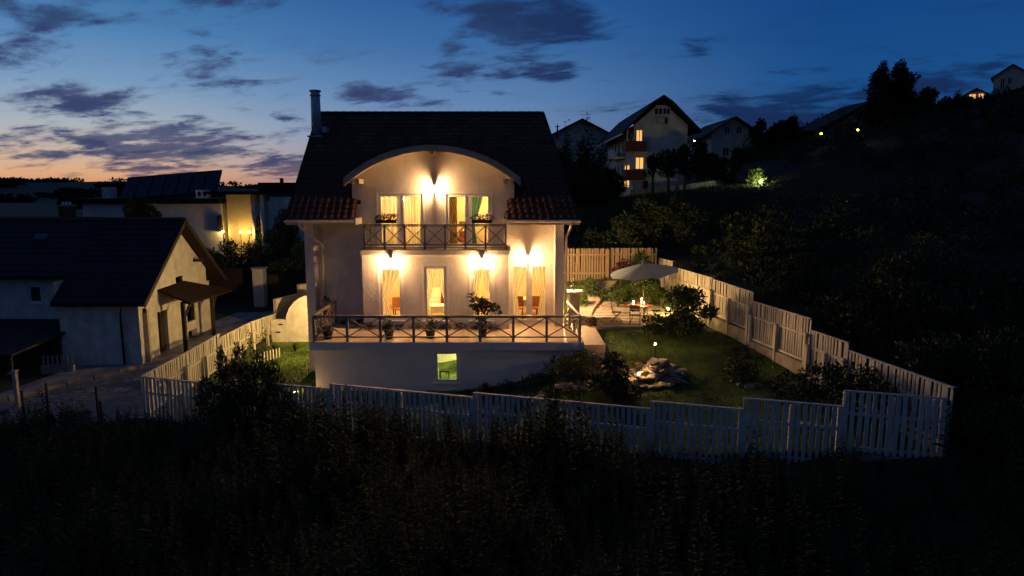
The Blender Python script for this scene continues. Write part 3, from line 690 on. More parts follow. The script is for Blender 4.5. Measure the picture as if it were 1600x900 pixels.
table(-3.1, 28.5, 1.1, .7, 'red brown table behind the middle window of the bay', h=.72)
seat(-4.9, 29.2, .4, 'wicker chair behind the left window of the bay'); seat(-1.3, 28.9, -.3, 'wicker chair behind the right window of the bay')
MB().box(-3.45, -2.7, 32.5, 32.59, .02, 2.1).build('inner_door', wood_red, lr)
MB().box(-4.6, -3.4, 31.2, 32.1, .02, .5).box(-4.6, -3.4, 32.1, 32.3, .5, 1.0).build('sofa', cream, None, origin=(-4, 31.6, .02), label='pale sofa at the back of the living room', cat='sofa')
def picture(x, z, w_, h, y, label, m):
    g = thing('picture', label, 'picture', (x, y, z), 'pictures on the inner walls')
    MB().box(x - w_ / 2, x + w_ / 2, y - .03, y - .012, z - h / 2, z + h / 2).build('frame', wood_dark, g); MB().box(x - w_ / 2 + .04, x + w_ / 2 - .04, y - .034, y - .0305, z - h / 2 + .04, z + h / 2 - .04).build('print', m, g)
picture(-4.9, 1.5, .6, .8, 32.6, 'framed picture at the back of the room left of the door', leaf_y); picture(-1.75, 1.55, .5, .4, 32.6, 'framed picture right of the inner door', curt_brown); picture(-1.9, 4.6, .5, .5, 31.4, 'small framed picture in the right upstairs room', curt_brown)
sh = thing('shelf', 'wall shelf with small bowls in the right upstairs room', 'shelf', (-2.0, 31.2, 4.1)); MB().box(-2.4, -1.7, 31.15, 31.39, 4.1, 4.14).build('board', wood_dark, sh)
MB().box(-2.4, -1.7, 31.0, 31.39, 3.22, 3.7).build('drawer_unit', wood_red, sh)
MB().box(-5.3, -4.1, 30.3, 31.3, 3.22, 3.75).build('bed', table_cloth, None, origin=(-4.7, 30.8, 3.22), label='white bed in the left upstairs room', cat='bed')
tb = thing('bench', 'small dark stool in the green basement room', 'stool', (-2.65, 26.2, -2.0)); MB().box(-2.85, -2.45, 26.0, 26.4, -1.5, -1.45).build('seat', wood_dark, tb)
for i in (-1, 1): MB().box(-2.65 + i * .17 - .02, -2.65 + i * .17 + .02, 26.02, 26.06, -2.0, -1.5).build('leg', wood_dark, tb)
MB().box(-2.2, -1.4, 26.6, 27.4, -2.0, -1.35).build('cabinet', white_frame, None, origin=(-1.8, 27, -2), label='white cabinet in the green basement room', cat='cabinet')
# ================================================================== fences
def unit_picket(name, w_, th, m):
    vs = [(x, y, z) for z in (0, 1) for x, y in ((-w_ / 2, 0), (w_ / 2, 0), (w_ / 2, th), (-w_ / 2, th))]
    me = bpy.data.meshes.new(name); me.from_pydata(vs, [], [(0, 1, 5, 4), (1, 2, 6, 5), (2, 3, 7, 6), (3, 0, 4, 7), (4, 5, 6, 7), (3, 2, 1, 0)]); me.materials.append(m); me.update(); return me
def fence(root, panels, m, w_=.10, pitch=.168, rails=(.5, .92), cap=True, rail_side=1, posts_mid=False, post_w=.1, post_drop=0., post_side=None):
    """panels: (ax, ay, bx, by, ztop_a, ztop_b, height)"""
    pk = unit_picket('picket', w_, .022, m)
    for (ax, ay, bx, by, za, zb, h) in panels:
        a, b = Vector((ax, ay, 0)), Vector((bx, by, 0)); d = b - a; Ln = d.length; d.normalize(); rz = math.atan2(d.y, d.x)
        nrm = Vector((-d.y, d.x, 0)) * rail_side
        n = int((Ln - .06) / pitch)
        for i in range(n + 1):
            t = (.05 + i * (Ln - .1) / max(1, n)) / Ln; p = a + d * (t * Ln); zt = za + (zb - za) * t
            dz_ = random.uniform(-.018, .012)
            piece('picket', pk, root, (p.x, p.y, zt - h + dz_), (random.uniform(-.014, .014), random.gauss(0, .011), rz + random.uniform(-.05, .05)), (random.uniform(.93, 1.05), 1, h - .03))
        o = nrm * (.022 + .022) if rail_side > 0 else nrm * .024
        for r_ in rails: MB().beam(a + o + Vector((0, 0, za - h + h * r_)), b + o + Vector((0, 0, zb - h + h * r_)), .035, .08).build('rail', m, root)
        if cap: MB().beam(a + Vector((0, 0, za - .005)) + nrm * .012, b + Vector((0, 0, zb - .005)) + nrm * .012, .085, .035).build('cap_rail', m, root)
        ps = [a + d * .05, b - d * .05] + ([a + d * Ln / 2] if posts_mid else [])
        for k, p in enumerate(ps):
            q = p + nrm * (.075 + post_w / 2); t = (p - a).length / Ln; zt = za + (zb - za) * t
            MB().box(-post_w / 2, post_w / 2, -post_w / 2, post_w / 2, zt - h - post_drop - .1, zt - (.06 if k < 2 else .12) - (.42 if post_drop else 0), Matrix.Translation((q.x, q.y, 0)) @ Matrix.Rotation(rz, 4, 'Z')).build('post', m, root)
def fy(x): return 23.4 - .302 * (x + 13.1)
fr_ = thing('picket_fence', 'long white picket fence stepping along the front of the garden behind the tall weeds', 'fence', (-1, 20, -2.1), 'garden fences')
xs_ = [-13.1, -9.7, -5.86, -1.16, 3.84, 6.18, 8.5, 10.72]; tops = [-.95, -.74, -.57, -.43, -.21, .1, .52]
hs = [1.55, 1.55, 1.6, 1.6, 1.6, 1.62, 1.6]
fence(fr_, [(xs_[i], fy(xs_[i]), xs_[i + 1] - .01, fy(xs_[i + 1] - .01), tops[i], tops[i], hs[i]) for i in range(7)], picket_m, rails=(.06, .62), posts_mid=True)
base = thing('fence_footing', 'rough concrete footing under the right end of the front picket fence', 'footing', (9.5, 16.6, -1.4))
MB().beam((8.4, fy(8.4) + .06, -1.32), (10.85, fy(10.85) + .06, -1.32), .16, .42).build('footing_beam', concrete, base)
def rx(y): return 10.75 - .1755 * (y - 16.2)
rf = thing('picket_fence', 'pale picket fence climbing beside the lawn on a low concrete wall at the right', 'fence', (9.4, 24, -.2), 'garden fences')
rp = [(16.2, 20.05, .80, .80, 1.5), (20.1, 22.0, 1.03, 1.03, 1.5), (22.02, 25.6, 1.40, 1.38, 1.5), (25.7, 28.9, 1.72, 1.79, 1.5), (28.92, 33.2, 1.84, 1.84, 1.5), (33.2, 35.0, 2.1, 2.1, 1.5)]
fence(rf, [(rx(a) + .1, a, rx(b) + .1, b, za, zb, h) for a, b, za, zb, h in rp], picket_w, w_=.09, pitch=.138, rails=(.04, .62), rail_side=1, posts_mid=True, post_w=.11, post_drop=.35)
rw = thing('retaining_wall', 'low rough concrete retaining wall under the right garden fence', 'wall', (9.4, 24, -.6))
for a, b, za, zb, h in rp:
    n = max(1, round((b - a) / 1.8))
    for i in range(n):
        ya = a + (b - a) * i / n; yb = a + (b - a) * (i + 1) / n - .015
        MB().slab([(rx(ya) - .06, ya, za - h - .02), (rx(ya) + .22, ya, za - h - .02), (rx(yb) + .22, yb, za - h - .02), (rx(yb) - .06, yb, za - h - .02)], 1.1).build('wall_block', concrete, rw)
lf = thing('picket_fence', 'cream picket fence between the paved yard and the left side lawn', 'fence', (-12.8, 29, -2.2), 'garden fences')
fence(lf, [(-13.12, 23.45, -12.92, 26.2, -.93, -.80, 1.5), (-12.92, 26.22, -12.75, 29.1, -.80, -.62, 1.5), (-12.75, 29.12, -12.6, 32.2, -.80, -.74, 1.45), (-12.6, 32.22, -12.45, 35.6, -.74, -.9, 1.4)], picket_w, w_=.09, pitch=.14, rails=(.04, .55), rail_side=-1, posts_mid=True, post_w=.11, post_drop=.2)
bf = thing('board_fence', 'tall fence of narrow upright boards closing the garden behind the house', 'fence', (5, 35, 1), 'garden fences')
fence(bf, [(2.3, 35.1, 4.9, 35.1, 2.6, 2.6, 1.75), (4.9, 35.1, 7.45, 35.1, 2.62, 2.62, 1.75)], mat('brown weathered board', (.34, .25, .16), .8, .2, 4, .25, 22, stretch=(1, 1, .25), island=.4), w_=.10, pitch=.135, rails=(.25, .8), cap=False, rail_side=-1)
# tan block walls and the rounded plaster wall in the side yard
tw = thing('garden_wall', 'stepped tan board and block wall at the back of the left side yard', 'wall', (-12, 36.5, -2))
p0 = [(-12.55, 35.6), (-11.9, 37.6), (-10.9, 39.2), (-9.6, 40.4)]
for i in range(3):
    a, b = p0[i], p0[i + 1]; zt = (-.15, .35, .65)[i]
    n = 3
    for k in range(n):
        q0 = Vector((a[0] + (b[0] - a[0]) * k / n, a[1] + (b[1] - a[1]) * k / n, 0)); q1 = Vector((a[0] + (b[0] - a[0]) * (k + .985) / n, a[1] + (b[1] - a[1]) * (k + .985) / n, 0))
        for zz, hh in ((-2.4, .8), (-1.59, .78)) + (((-.80, zt + .8),)):
            MB().beam(q0 + Vector((0, 0, zz + hh / 2)), q1 + Vector((0, 0, zz + hh / 2)), .18 + .01 * ((k + i) % 2), hh - .012).build('wall_block', cream if False else tan_board, tw)
rwl = thing('rounded_wall', 'pale plaster wall with a half round top in the left side yard', 'wall', (-10.8, 34.6, -2.1))
n = 18; r_ = 1.35; cxw = -10.35
pts = [(cxw + r_ * math.cos(a), -1.35 + r_ * math.sin(a) * 1.15) for a in np.linspace(0, math.pi, n)] + [(cxw - r_, -2.4), (cxw + r_, -2.4)]
MB().prism(pts, 34.6, 34.9).build('plaster_disc', old_plaster, rwl)
MB().prism([(-12.45, -2.4), (cxw - r_ - .01, -2.4), (cxw - r_ - .01, -1.08), (-12.45, -1.08)], 34.62, 34.85).build('low_wall', old_plaster, rwl)
for x, z in ((-11.95, -1.35), (-12.1, -1.75)): MB().prism([(x - .1, z), (x + .12, z), (x + .1, z + .06), (x - .08, z + .07)], 34.57, 34.618).build('wall_vent', wood_dark, rwl)
pf = thing('low_fence', 'tiny white picket edging beside the left lawn bed', 'fence', (-10.6, 30.4, -2.1))
pk = unit_picket('picket', .06, .02, picket_m)
for i in range(9): piece('picket', pk, pf, (-11.55 + i * .08, 29.9 + i * .17, gz(-11.5 + i * .1, 30 + i * .15) - .05), (0, 0, 1.1), (1, 1, .5))

# ================================================================== stones
def rock_mesh(name, seed, m=stone, flat=.5):
    r_ = np.random.default_rng(seed); v, f = ICO2; V = np.array(v)
    d = r_.normal(size=(5, 3)); d /= np.linalg.norm(d, axis=1)[:, None]
    for k in range(5):
        h = .55 + r_.random() * .35; s_ = V @ d[k]; V = V - np.maximum(s_ - h, 0)[:, None] * d[k]
    V = V * (1 + .025 * r_.normal(size=(len(V), 1)))
    V = V * (1, .75 + r_.random() * .3, flat * (.7 + r_.random() * .5))
    me = bpy.data.meshes.new(name); me.from_pydata(V.tolist(), [], f); me.materials.append(m); me.update(); return me
ROCKS = [rock_mesh('stone', s) for s in range(9)]
def stone_at(x, y, z, s, label, group, k=None, rot=None, sc=None):
    o = bpy.data.objects.new('stone', ROCKS[(k if k is not None else random.randrange(9))]); COL.objects.link(o); o.location = (x, y, z)
    o.rotation_euler = rot or (random.uniform(-.2, .2), random.uniform(-.2, .2), random.uniform(0, 6)); o.scale = sc or (s, s, s); tag(o, label, 'stone', group); return o
PX, PY = 5.0, 22.95
random.seed(21)
for k in range(64):
    lvl = random.random(); rr = (1 - lvl) * .74 + .05; a = random.uniform(0, 6.28)
    if k < 22: rr = .82; lvl = .0; a = k / 22 * 6.28
    x, y = PX + rr * math.cos(a) * 1.0, PY + rr * math.sin(a) * .9
    z = gz(x, y) + .04 + lvl * .5
    s = random.uniform(.13, .28)
    stone_at(x, y, z, s, 'flat pinkish stone in the heap on the lawn', 'stones of the heap on the lawn', rot=(random.uniform(-.35, .35), random.uniform(-.35, .35), random.uniform(0, 6)), sc=(s * 1.4, s, s * .7))
for k in range(34):
    t = k / 33; x = .5 + t * 2.3 + random.uniform(-.12, .12); y = 23.0 + random.uniform(-.35, .35) + .2 * math.sin(t * 3)
    s = random.uniform(.1, .24); stone_at(x, y, gz(x, y) + .05, s, 'pale stone edging the planting bed below the terrace', 'stones edging the planting bed', sc=(s * 1.7, s, s * .8))
for (x, y, s) in ((7.5, 21.8, .16), (7.75, 21.6, .2), (8.05, 21.7, .17), (7.35, 22.1, .12), (8.0, 18.9, .16), (8.3, 18.6, .2), (8.6, 18.4, .16), (8.9, 18.3, .14), (7.1, 27.0, .1), (7.3, 26.9, .12)):
    stone_at(x, y, gz(x, y) + .04, s, 'loose stone beneath a shrub near the right fence', 'loose stones under the shrubs')

# ================================================================== plants
def leaves(n, blobs, size, seed, asp=.42, up=0., shell=.55):
    """many small folded leaves spread through ellipsoids (x, y, z, rx, ry, rz)"""
    g = np.random.default_rng(seed); B = np.array(blobs, float); wv = (B[:, 3] * B[:, 4] * B[:, 5]) ** .67; idx = g.choice(len(B), n, p=wv / wv.sum()); b = B[idx]
    d = g.normal(size=(n, 3)); d /= np.linalg.norm(d, axis=1)[:, None]
    r_ = shell + (1 - shell) * g.random(n) ** .6; r_ *= 1 + .16 * g.normal(size=n)
    C_ = b[:, :3] + d * r_[:, None] * b[:, 3:]
    L_ = size * (.6 + .8 * g.random(n))
    t = d * .6 + g.normal(size=(n, 3)) * .7; t[:, 2] += up; t /= np.linalg.norm(t, axis=1)[:, None]
    s_ = np.cross(t, g.normal(size=(n, 3))); s_ /= np.linalg.norm(s_, axis=1)[:, None] + 1e-9
    V = np.stack([C_, C_ + t * (L_ * .5)[:, None] + s_ * (L_ * asp * .5)[:, None], C_ + t * L_[:, None], C_ + t * (L_ * .5)[:, None] - s_ * (L_ * asp * .5)[:, None]], 1).reshape(-1, 3)
    return V, np.arange(4 * n).reshape(-1, 4)
def crown_blobs(w_, h, n, seed, z0=0., lump=.38):
    r_ = random.Random(seed); out = []
    for i in range(n):
        a = r_.uniform(0, 6.28); zz = r_.uniform(.12, .95); rr = w_ / 2 * math.sqrt(r_.random()) * .8 * (math.sin(math.pi * min(.97, zz * .85 + .12)) ** .6)
        s = r_.uniform(.6, 1.15) * lump
        out.append((rr * math.cos(a), rr * math.sin(a), z0 + zz * h * .86, w_ * s * .55, w_ * s * .55, h * s * .42))
    return out
def plant(name, x, y, z, w_, h, n, size, m, label, cat='shrub', group=None, seed=0, stem=True, z0=.05, lump=.38, nb=9, up=.2, asp=.42, crown='foliage', blobs=None, trunk_h=0, part_stem='stem', scale=1.):
    g = thing(name, label, cat, (x, y, z), group)
    bl = blobs or crown_blobs(w_, h - trunk_h, nb, seed, z0 * h + trunk_h, lump)
    V, F = leaves(n, bl, size, seed, asp, up); V = V * scale; V[:, 2] = np.maximum(V[:, 2], .01)
    o = bpy.data.objects.new(crown, np_mesh(crown, V, F, m)); COL.objects.link(o); o.parent = g; ORG[o.name] = Vector((x, y, z))
    if stem:
        mb = MB(); r_ = random.Random(seed); t0 = max(.012, w_ * .022)
        if trunk_h:
            t0 = trunk_h * .06 + .05; mb.tube([(x, y, z - .1), (x + .03, y, z + trunk_h * .5), (x, y, z + trunk_h)], [t0, t0 * .85, t0 * .7], 7)
        for b in bl[:10]:
            s_ = (x, y, z + trunk_h * .95); e_ = (x + b[0], y + b[1], z + b[2])
            mid_ = ((s_[0] + e_[0]) / 2 + r_.uniform(-.08, .08) * w_, (s_[1] + e_[1]) / 2, (s_[2] + e_[2]) / 2 + .06 * h)
            mb.tube([s_, mid_, e_], [t0 * .6, t0 * .4, t0 * .15], 5)
        mb.build(part_stem, bark, g)
    return g
def spiky(name, x, y, z, h, n, m, label, seed=0, cat='plant', group=None, w_=.05, spread=.5, lean=1.0):
    """tuft of upright narrow blades"""
    r_ = random.Random(seed); g = thing(name, label, cat, (x, y, z), group); mb = MB()
    for i in range(n):
        a = r_.uniform(0, 6.28); sp = r_.uniform(.1, 1) * spread * h; hh = h * r_.uniform(.6, 1)
        c_, s_ = math.cos(a), math.sin(a); wx, wy = -s_ * w_ / 2, c_ * w_ / 2; P = []
        for t in (0, .4, .75, 1):
            rr = sp * t ** 1.6; k = (1 - t) ** .5; zz = hh * (t - .25 * t ** 3 * lean); P += [(x + c_ * rr + wx * k, y + s_ * rr + wy * k, z + zz), (x + c_ * rr - wx * k, y + s_ * rr - wy * k, z + zz)]
        mb.add(P, [(0, 1, 3, 2), (2, 3, 5, 4), (4, 5, 7, 6)])
    mb.build('blades', m, g); return g

random.seed(5)
# garden shrubs
x, y = 7.25, 27.3
plant('shrub', x, y, gz(x, y), 2.4, 2.1, 4200, .15, leaf, 'large glossy green shrub against the right fence behind the lawn', seed=3, nb=13, lump=.34)
x, y = 5.75, 27.3
plant('shrub', x, y, gz(x, y), 1.0, .85, 900, .13, leaf, 'small round green bush in front of the garden table', seed=4)
plant('shrub', 6.4, 27.1, gz(6.4, 27.1), .8, .85, 700, .12, leaf, 'small bush between the table and the large shrub', seed=14)
x, y = 7.65, 22.0
plant('shrub', x, y, gz(x, y), 1.25, 1.25, 1500, .11, leaf_d, 'dark bushy shrub standing alone near the front right of the lawn', seed=5)
x, y = 9.25, 18.9
plant('shrub', x, y, gz(x, y), 2.5, 1.35, 3800, .12, leaf_d, scale=1.15, label= 'spreading dark shrub in the right front corner spilling over the fence', seed=6, blobs=[(-1.0, .2, .7, .5, .4, .35), (-.4, 0, 1.0, .5, .5, .35), (.3, -.1, 1.05, .6, .5, .35), (1.0, 0, .9, .5, .4, .3), (.5, -.9, 1.0, .35, .5, .25), (.75, -1.2, .7, .28, .3, .35), (0, 0, .5, .9, .5, .4), (1.5, .1, .8, .3, .4, .25)])
x, y = 3.4, 21.6
plant('shrub', x, y, gz(x, y), 1.7, 1.75, 3200, .12, leaf_d, 'dark green bushy shrub beside the stone heap', seed=7, nb=11)
x, y = 2.45, 23.1
jb = [(math.cos(a) * r_, math.sin(a) * r_ * .8, .35 + .5 * (1 - r_), .42, .34, .13) for a, r_ in ((.2, .7), (1.2, .6), (2.2, .75), (3.1, .8), (4.1, .7), (5.2, .6), (3.6, .35), (1, .2), (5.9, .9))]
plant('juniper', x, y, gz(x, y) + .2, 1.8, .9, 3800, .12, leaf_y, scale=1.12, label= 'low yellow green juniper spreading at the terrace corner', seed=8, blobs=jb, asp=.18)
plant('juniper', 4.0, 23.8, gz(4, 23.8), 1.6, .4, 1500, .10, leaf_y, 'low feathery juniper on the lawn behind the stone heap', seed=9, blobs=[(b[0] * .9, b[1] * .7, b[2] * .4, b[3], b[4], .09) for b in jb], asp=.18)
for k, (x, y, h, nm) in enumerate(((-.9, 24.3, .35, 'leftmost low green tuft along the basement wall'), (-.2, 24.2, .4, 'low green tuft right of the basement window'), (.45, 24.0, .75, 'spiky dark plant against the basement wall'), (1.1, 24.1, .5, 'soft green tuft in the bed below the terrace'),
                               (1.75, 24.3, 1.05, 'tall sparse sapling against the basement wall'), (2.1, 23.3, .5, 'leafy clump behind the bed stones'), (1.3, 22.6, .4, 'low clump in the middle of the planting bed'), (.2, 22.6, .45, 'low clump at the left of the planting bed'), (3.4, 20.6, .4, 'grassy clump right of the bed stones'), (2.4, 20.9, .45, 'grassy clump beside the big bed stone'))):
    if k in (2, 4): spiky('garden_plant', x, y, gz(x, y), h, 26, leaf_d if k == 2 else leaf, nm, k, w_=.03 if k == 4 else .045, spread=.35)
    else: plant('garden_plant', x, y, gz(x, y), h * 2.1, h, 420, .08, leaf, nm, 'plant', seed=30 + k)
for k, (x, y, w_, h) in enumerate(((-1.6, 24.2, .8, .22), (-.7, 23.4, 1.2, .28), (.6, 23.2, 1.3, .3), (1.9, 22.4, 1.2, .3), (-2.3, 24.0, .6, .16), (2.2, 24.2, 1., .35), (.0, 21.8, 1.1, .28))):
    plant('ground_cover_plant', x, y, gz(x, y), w_, h, 500, .07, leaf_d, 'low dark cushion plant in the bed below the terrace', 'plant', 'cushion plants in the bed', seed=60 + k, stem=False)
# big dark shrub in front of the left side
x, y = -8.75, 21.75
plant('shrub', x, y, oz(x, y), 3.0, 2.6, 9000, .14, leaf_d, scale=1.12, label= 'big dark conifer like shrub in front of the front fence at the left', seed=12, up=1.0, asp=.25,
      blobs=[(0, 0, .5, 1.25, .8, .6), (-.9, 0, .95, .55, .5, .5), (.9, 0, .95, .5, .5, .55), (-.35, 0, 1.5, .5, .45, .6), (.35, 0, 1.5, .5, .45, .6), (-.15, 0, 2.15, .2, .2, .5), (.35, .1, 2.05, .18, .2, .45), (-.65, 0, 2.0, .14, .15, .55), (-1.2, 0, 1.4, .2, .2, .3), (.85, 0, 1.7, .2, .2, .45), (1.3, 0, .8, .3, .3, .35)])
for k, (x, y, h) in enumerate(((-11.3, 27.4, .8), (-10.9, 27.0, .7), (-11.6, 26.6, .6))):
    plant('red_shrub', x, y, gz(x, y), .8, h, 350, .09, leaf_r, 'dark red leaved shrub beside the left picket fence', 'shrub', 'red shrubs by the left fence', seed=80 + k)
for k, (x, y, h) in enumerate(((-10.6, 32.6, .7), (-11.3, 31.8, .9), (-9.6, 33.0, .6), (-10.0, 33.8, .8))):
    spiky('garden_plant', x, y, gz(x, y), h, 24, leaf, 'arching green perennial before the rounded plaster wall', 90 + k, group='perennials before the rounded wall', w_=.07, spread=.7)
for k, (x, y, h) in enumerate(((-12.2, 31.0, 1.3), (-12.1, 32.6, 1.4), (-12.3, 29.6, 1.0))): plant('climbing_plant', x, y, gz(x, y), .35, h, 160, .09, leaf_d, 'thin dark climber on the left picket fence', 'plant', 'climbers on the left fence', seed=100 + k, nb=6, lump=.6)
# plants of the rear garden
for k, (x, y, w_, h, nm) in enumerate(((3.2, 31.9, .9, .7, 'small leafy bush at the bend of the garden path'), (4.7, 32.9, 1.3, .9, 'spreading bush between the path and the patio'), (6.95, 32.4, 1.2, 1.3, 'leafy bush against the fence behind the umbrella'), (5.0, 31.9, .9, .8, 'round bush at the rear edge of the patio'), (7.3, 29.2, .8, 1.0, 'bush beside the fence lantern'))):
    plant('shrub', x, y, gz(x, y), w_, h, 900, .11, leaf, nm, seed=400 + k)
plant('shrub', 3.75, 33.2, gz(3.75, 33.2), 1.3, 1.1, 1200, .11, leaf, 'loose green bush beside the curved garden path', seed=41)
plant('shrub', 5.9, 32.0, gz(5.9, 32.0), 1.9, 1.7, 2200, .12, leaf, 'bright green shrub behind the garden table under the umbrella', seed=42)
plant('red_shrub', 5.5, 34.2, gz(5.5, 34.2), .9, 1.5, 800, .12, leaf_r, 'dark red shrub before the tall board fence', seed=43)
plant('shrub', 6.5, 34.0, gz(6.5, 34.0), 1.3, 1.9, 1300, .13, leaf_d, 'dark shrub in the rear corner of the garden', seed=44)
for k, (x, y, w_, h) in enumerate(((5.8, 36.4, 2.2, 2.4), (7.6, 37.0, 2.4, 3.0), (4.2, 37.5, 2.0, 1.6), (9.3, 38.0, 2.6, 2.6))): plant('hedge_bush', x, y, oz(x, y), w_, h, 2200, .16, leaf_d, 'dark wild bush beyond the board fence, ' + ('behind its middle', 'behind its right end', 'low one behind its left end', 'farthest one above the fence corner')[k], 'bush', 'wild bushes beyond the board fence', seed=50 + k)

# ================================================================== patio
pt = sheet('patio', ((2.75, 28.2), (8.2, 28.25), (7.75, 31.6), (2.75, 33.4)), 12, 12, garden_z, concrete, dz=.02)
random.seed(9); pl = []; yy = 28.32; ri = 0
SL = [block_mesh('patio_slab', w_, .5, .05, slab_m, .018, s, .012) for s, w_ in enumerate((.42, .55, .68, .5))]
while yy < 32.2:
    xx = 2.85 + random.uniform(0, .3)
    while xx < 8.1:
        i = random.randrange(4); w_ = (.42, .55, .68, .5)[i]
        if xx + w_ < 8.15 - (yy - 28) * .12 and not (yy > 31.2 and xx > 6): pl.append((i, xx + w_ / 2, yy + .25))
        xx += w_ + .03
    yy += .53
for i, x, y in pl: piece('patio_slab', SL[i], pt, (x, y, gz(x, y) - .012 + random.uniform(-.006, .006)), (random.uniform(-.012, .012), random.uniform(-.012, .012), random.uniform(-.03, .03)))
mb = MB()
for i in range(9): mb.beam((3.2 + i * .55, 28.12 - .0 * i, gz(3.3 + i * .5, 28.1) + .0), (3.2 + i * .55 + .53, 28.12, gz(3.3 + i * .5, 28.1)), .14, .22)
mb.build('patio_edge', slab_m, None, origin=(5, 28, -.2), kind='structure')
# raised curved path beside the house
pa = thing('garden_path', 'curved pale paved path rising beside the house behind the pillar', 'path', (3.6, 32, .1), kind='structure'); 
prev = None
for i in range(9):
    t = i / 8; x = 2.9 + .3 * t + 1.5 * t * t; y = 29.6 + 4.6 * t; w_ = .62
    z = gz(x, y) + .1 + .22 * t
    cur = (Vector((x - w_, y - .1, z)), Vector((x + w_, y + .1, z)))
    if prev: MB().slab([prev[0], prev[1], cur[1], cur[0]], .3).build('path_slab', slab_m, pa)
    prev = (cur[0] + Vector((0, .02, 0)), cur[1] + Vector((0, .02, 0)))
bp = thing('stone_pillar', 'square stone pillar with a wide flat cap beside the house corner', 'pillar', (2.78, 30.0, -.15))
MB().box(2.55, 3.0, 29.8, 30.3, -.2, 1.02).build('shaft', stone, bp); MB().box(2.4, 3.15, 29.65, 30.45, 1.02, 1.12).build('cap', concrete, bp)
plant('potted_bush', 2.75, 30.1, 1.12, .5, .5, 260, .08, leaf, 'small bush in a bowl on the stone pillar', 'plant', seed=120)
def pot(x, y, z, r_, h, m, label, ph=.5, pw=.5, n=350, ls=.09, seed=0, lm=leaf, sauc=False, group=None, blobs=None, upv=.3):
    g = thing('potted_plant', label, 'potted plant', (x, y, z), group)
    if sauc: MB().lathe((x, y, z), [(r_ * 1.25, 0), (r_ * 1.35, .05), (r_, .055)], 14).build('saucer', white_frame, g); z += .05
    MB().lathe((x, y, z), [(r_ * .68, 0), (r_ * .95, h * .8), (r_ * 1.08, h * .82), (r_ * 1.08, h), (r_ * .9, h), (r_ * .88, h * .9)], 16).build('pot', m, g, True)
    bl = blobs or crown_blobs(pw, ph, 7, seed, h, .5); V, F = leaves(n, bl, ls, seed, .42, upv)
    me = np_mesh('foliage', V, F, lm); o = bpy.data.objects.new('foliage', me); COL.objects.link(o); o.parent = g
    mb = MB()
    for b in bl[:5]: mb.tube([(x, y, z + h * .8), (x + b[0] * .5, y + b[1] * .5, z + b[2] * .6), (x + b[0], y + b[1], z + b[2])], [.014, .01, .005], 5)
    mb.build('stem', bark, g); return g
pot(3.35, 28.0, gz(3.35, 28.0) + .03, .19, .34, terracotta, 'terracotta pot on a white saucer at the patio edge', .22, .45, 260, .07, 1, leaf_d, True)
pot(-6.95, 25.25, 0, .2, .34, dark_pot, 'dark pot in the left front corner of the terrace', .18, .35, 130, .07, 2)
pot(-4.65, 25.3, 0, .19, .36, dark_pot, 'dark pot with a leafy plant second from the left on the terrace', .38, .45, 380, .08, 3)
pot(-3.1, 25.4, 0, .2, .34, dark_pot, 'dark pot with a slender bushy plant below the middle bay window', .62, .42, 420, .07, 4, upv=1)
pot(-1.12, 25.6, 0, .19, .36, dark_pot, 'dark pot with a tall leafy plant reaching into the right bay window', 1.3, .8, 650, .15, 5, blobs=[(0, 0, .55, .16, .16, .18), (-.05, 0, .9, .2, .2, .2), (.25, 0, 1.15, .28, .2, .16), (-.25, 0, 1.3, .24, .2, .2), (-.35, 0, 1.55, .16, .15, .14), (.5, 0, 1.05, .16, .15, .14), (0, 0, 1.2, .25, .2, .2)])
plant('climbing_plant', -7.75, 27.9, 0, .35, 1.5, 130, .12, leaf, 'thin green climber on the downspout at the left end of the terrace', 'plant', seed=130, nb=6, lump=.5)
# bed along the bay wall
for k, x in enumerate(np.arange(-7.0, -.3, .62)):
    yy = 28.1 if x < -6.1 else 26.93
    plant('low_plant', float(x), yy, 0, .6, .15 + .06 * (k % 3), 300, .07, leaf_d if k % 2 else leaf_r, 'small dark plant at the foot of the bay wall on the terrace', 'plant', 'small plants along the bay wall', seed=140 + k, stem=False)
# flower boxes on the balcony rail
for x, nm in ((-4.95, 'flower box with red geraniums on the left of the balcony railing'), (-1.18, 'flower box with mostly green plants on the right of the balcony railing')):
    g = thing('flower_box', nm, 'flower box', (x, 27.0, 4.27)); MB().box(x - .4, x + .4, 26.9, 27.1, 4.277, 4.40).build('box', dark_pot, g)
    V, F = leaves(420, [(-.25, 0, .2, .2, .16, .13), (0, 0, .2, .18, .16, .12), (.27, 0, .22, .2, .16, .15)], .07, int(x * 10) + 99)
    o = bpy.data.objects.new('foliage', np_mesh('foliage', V, F, leaf_d)); COL.objects.link(o); o.parent = g
    V, F = leaves(130 if x < -3 else 25, [(.05, -.05, .28, .3, .12, .10)], .055, 5, .9)
    o = bpy.data.objects.new('flowers', np_mesh('flowers', V, F, flower_m)); COL.objects.link(o); o.parent = g
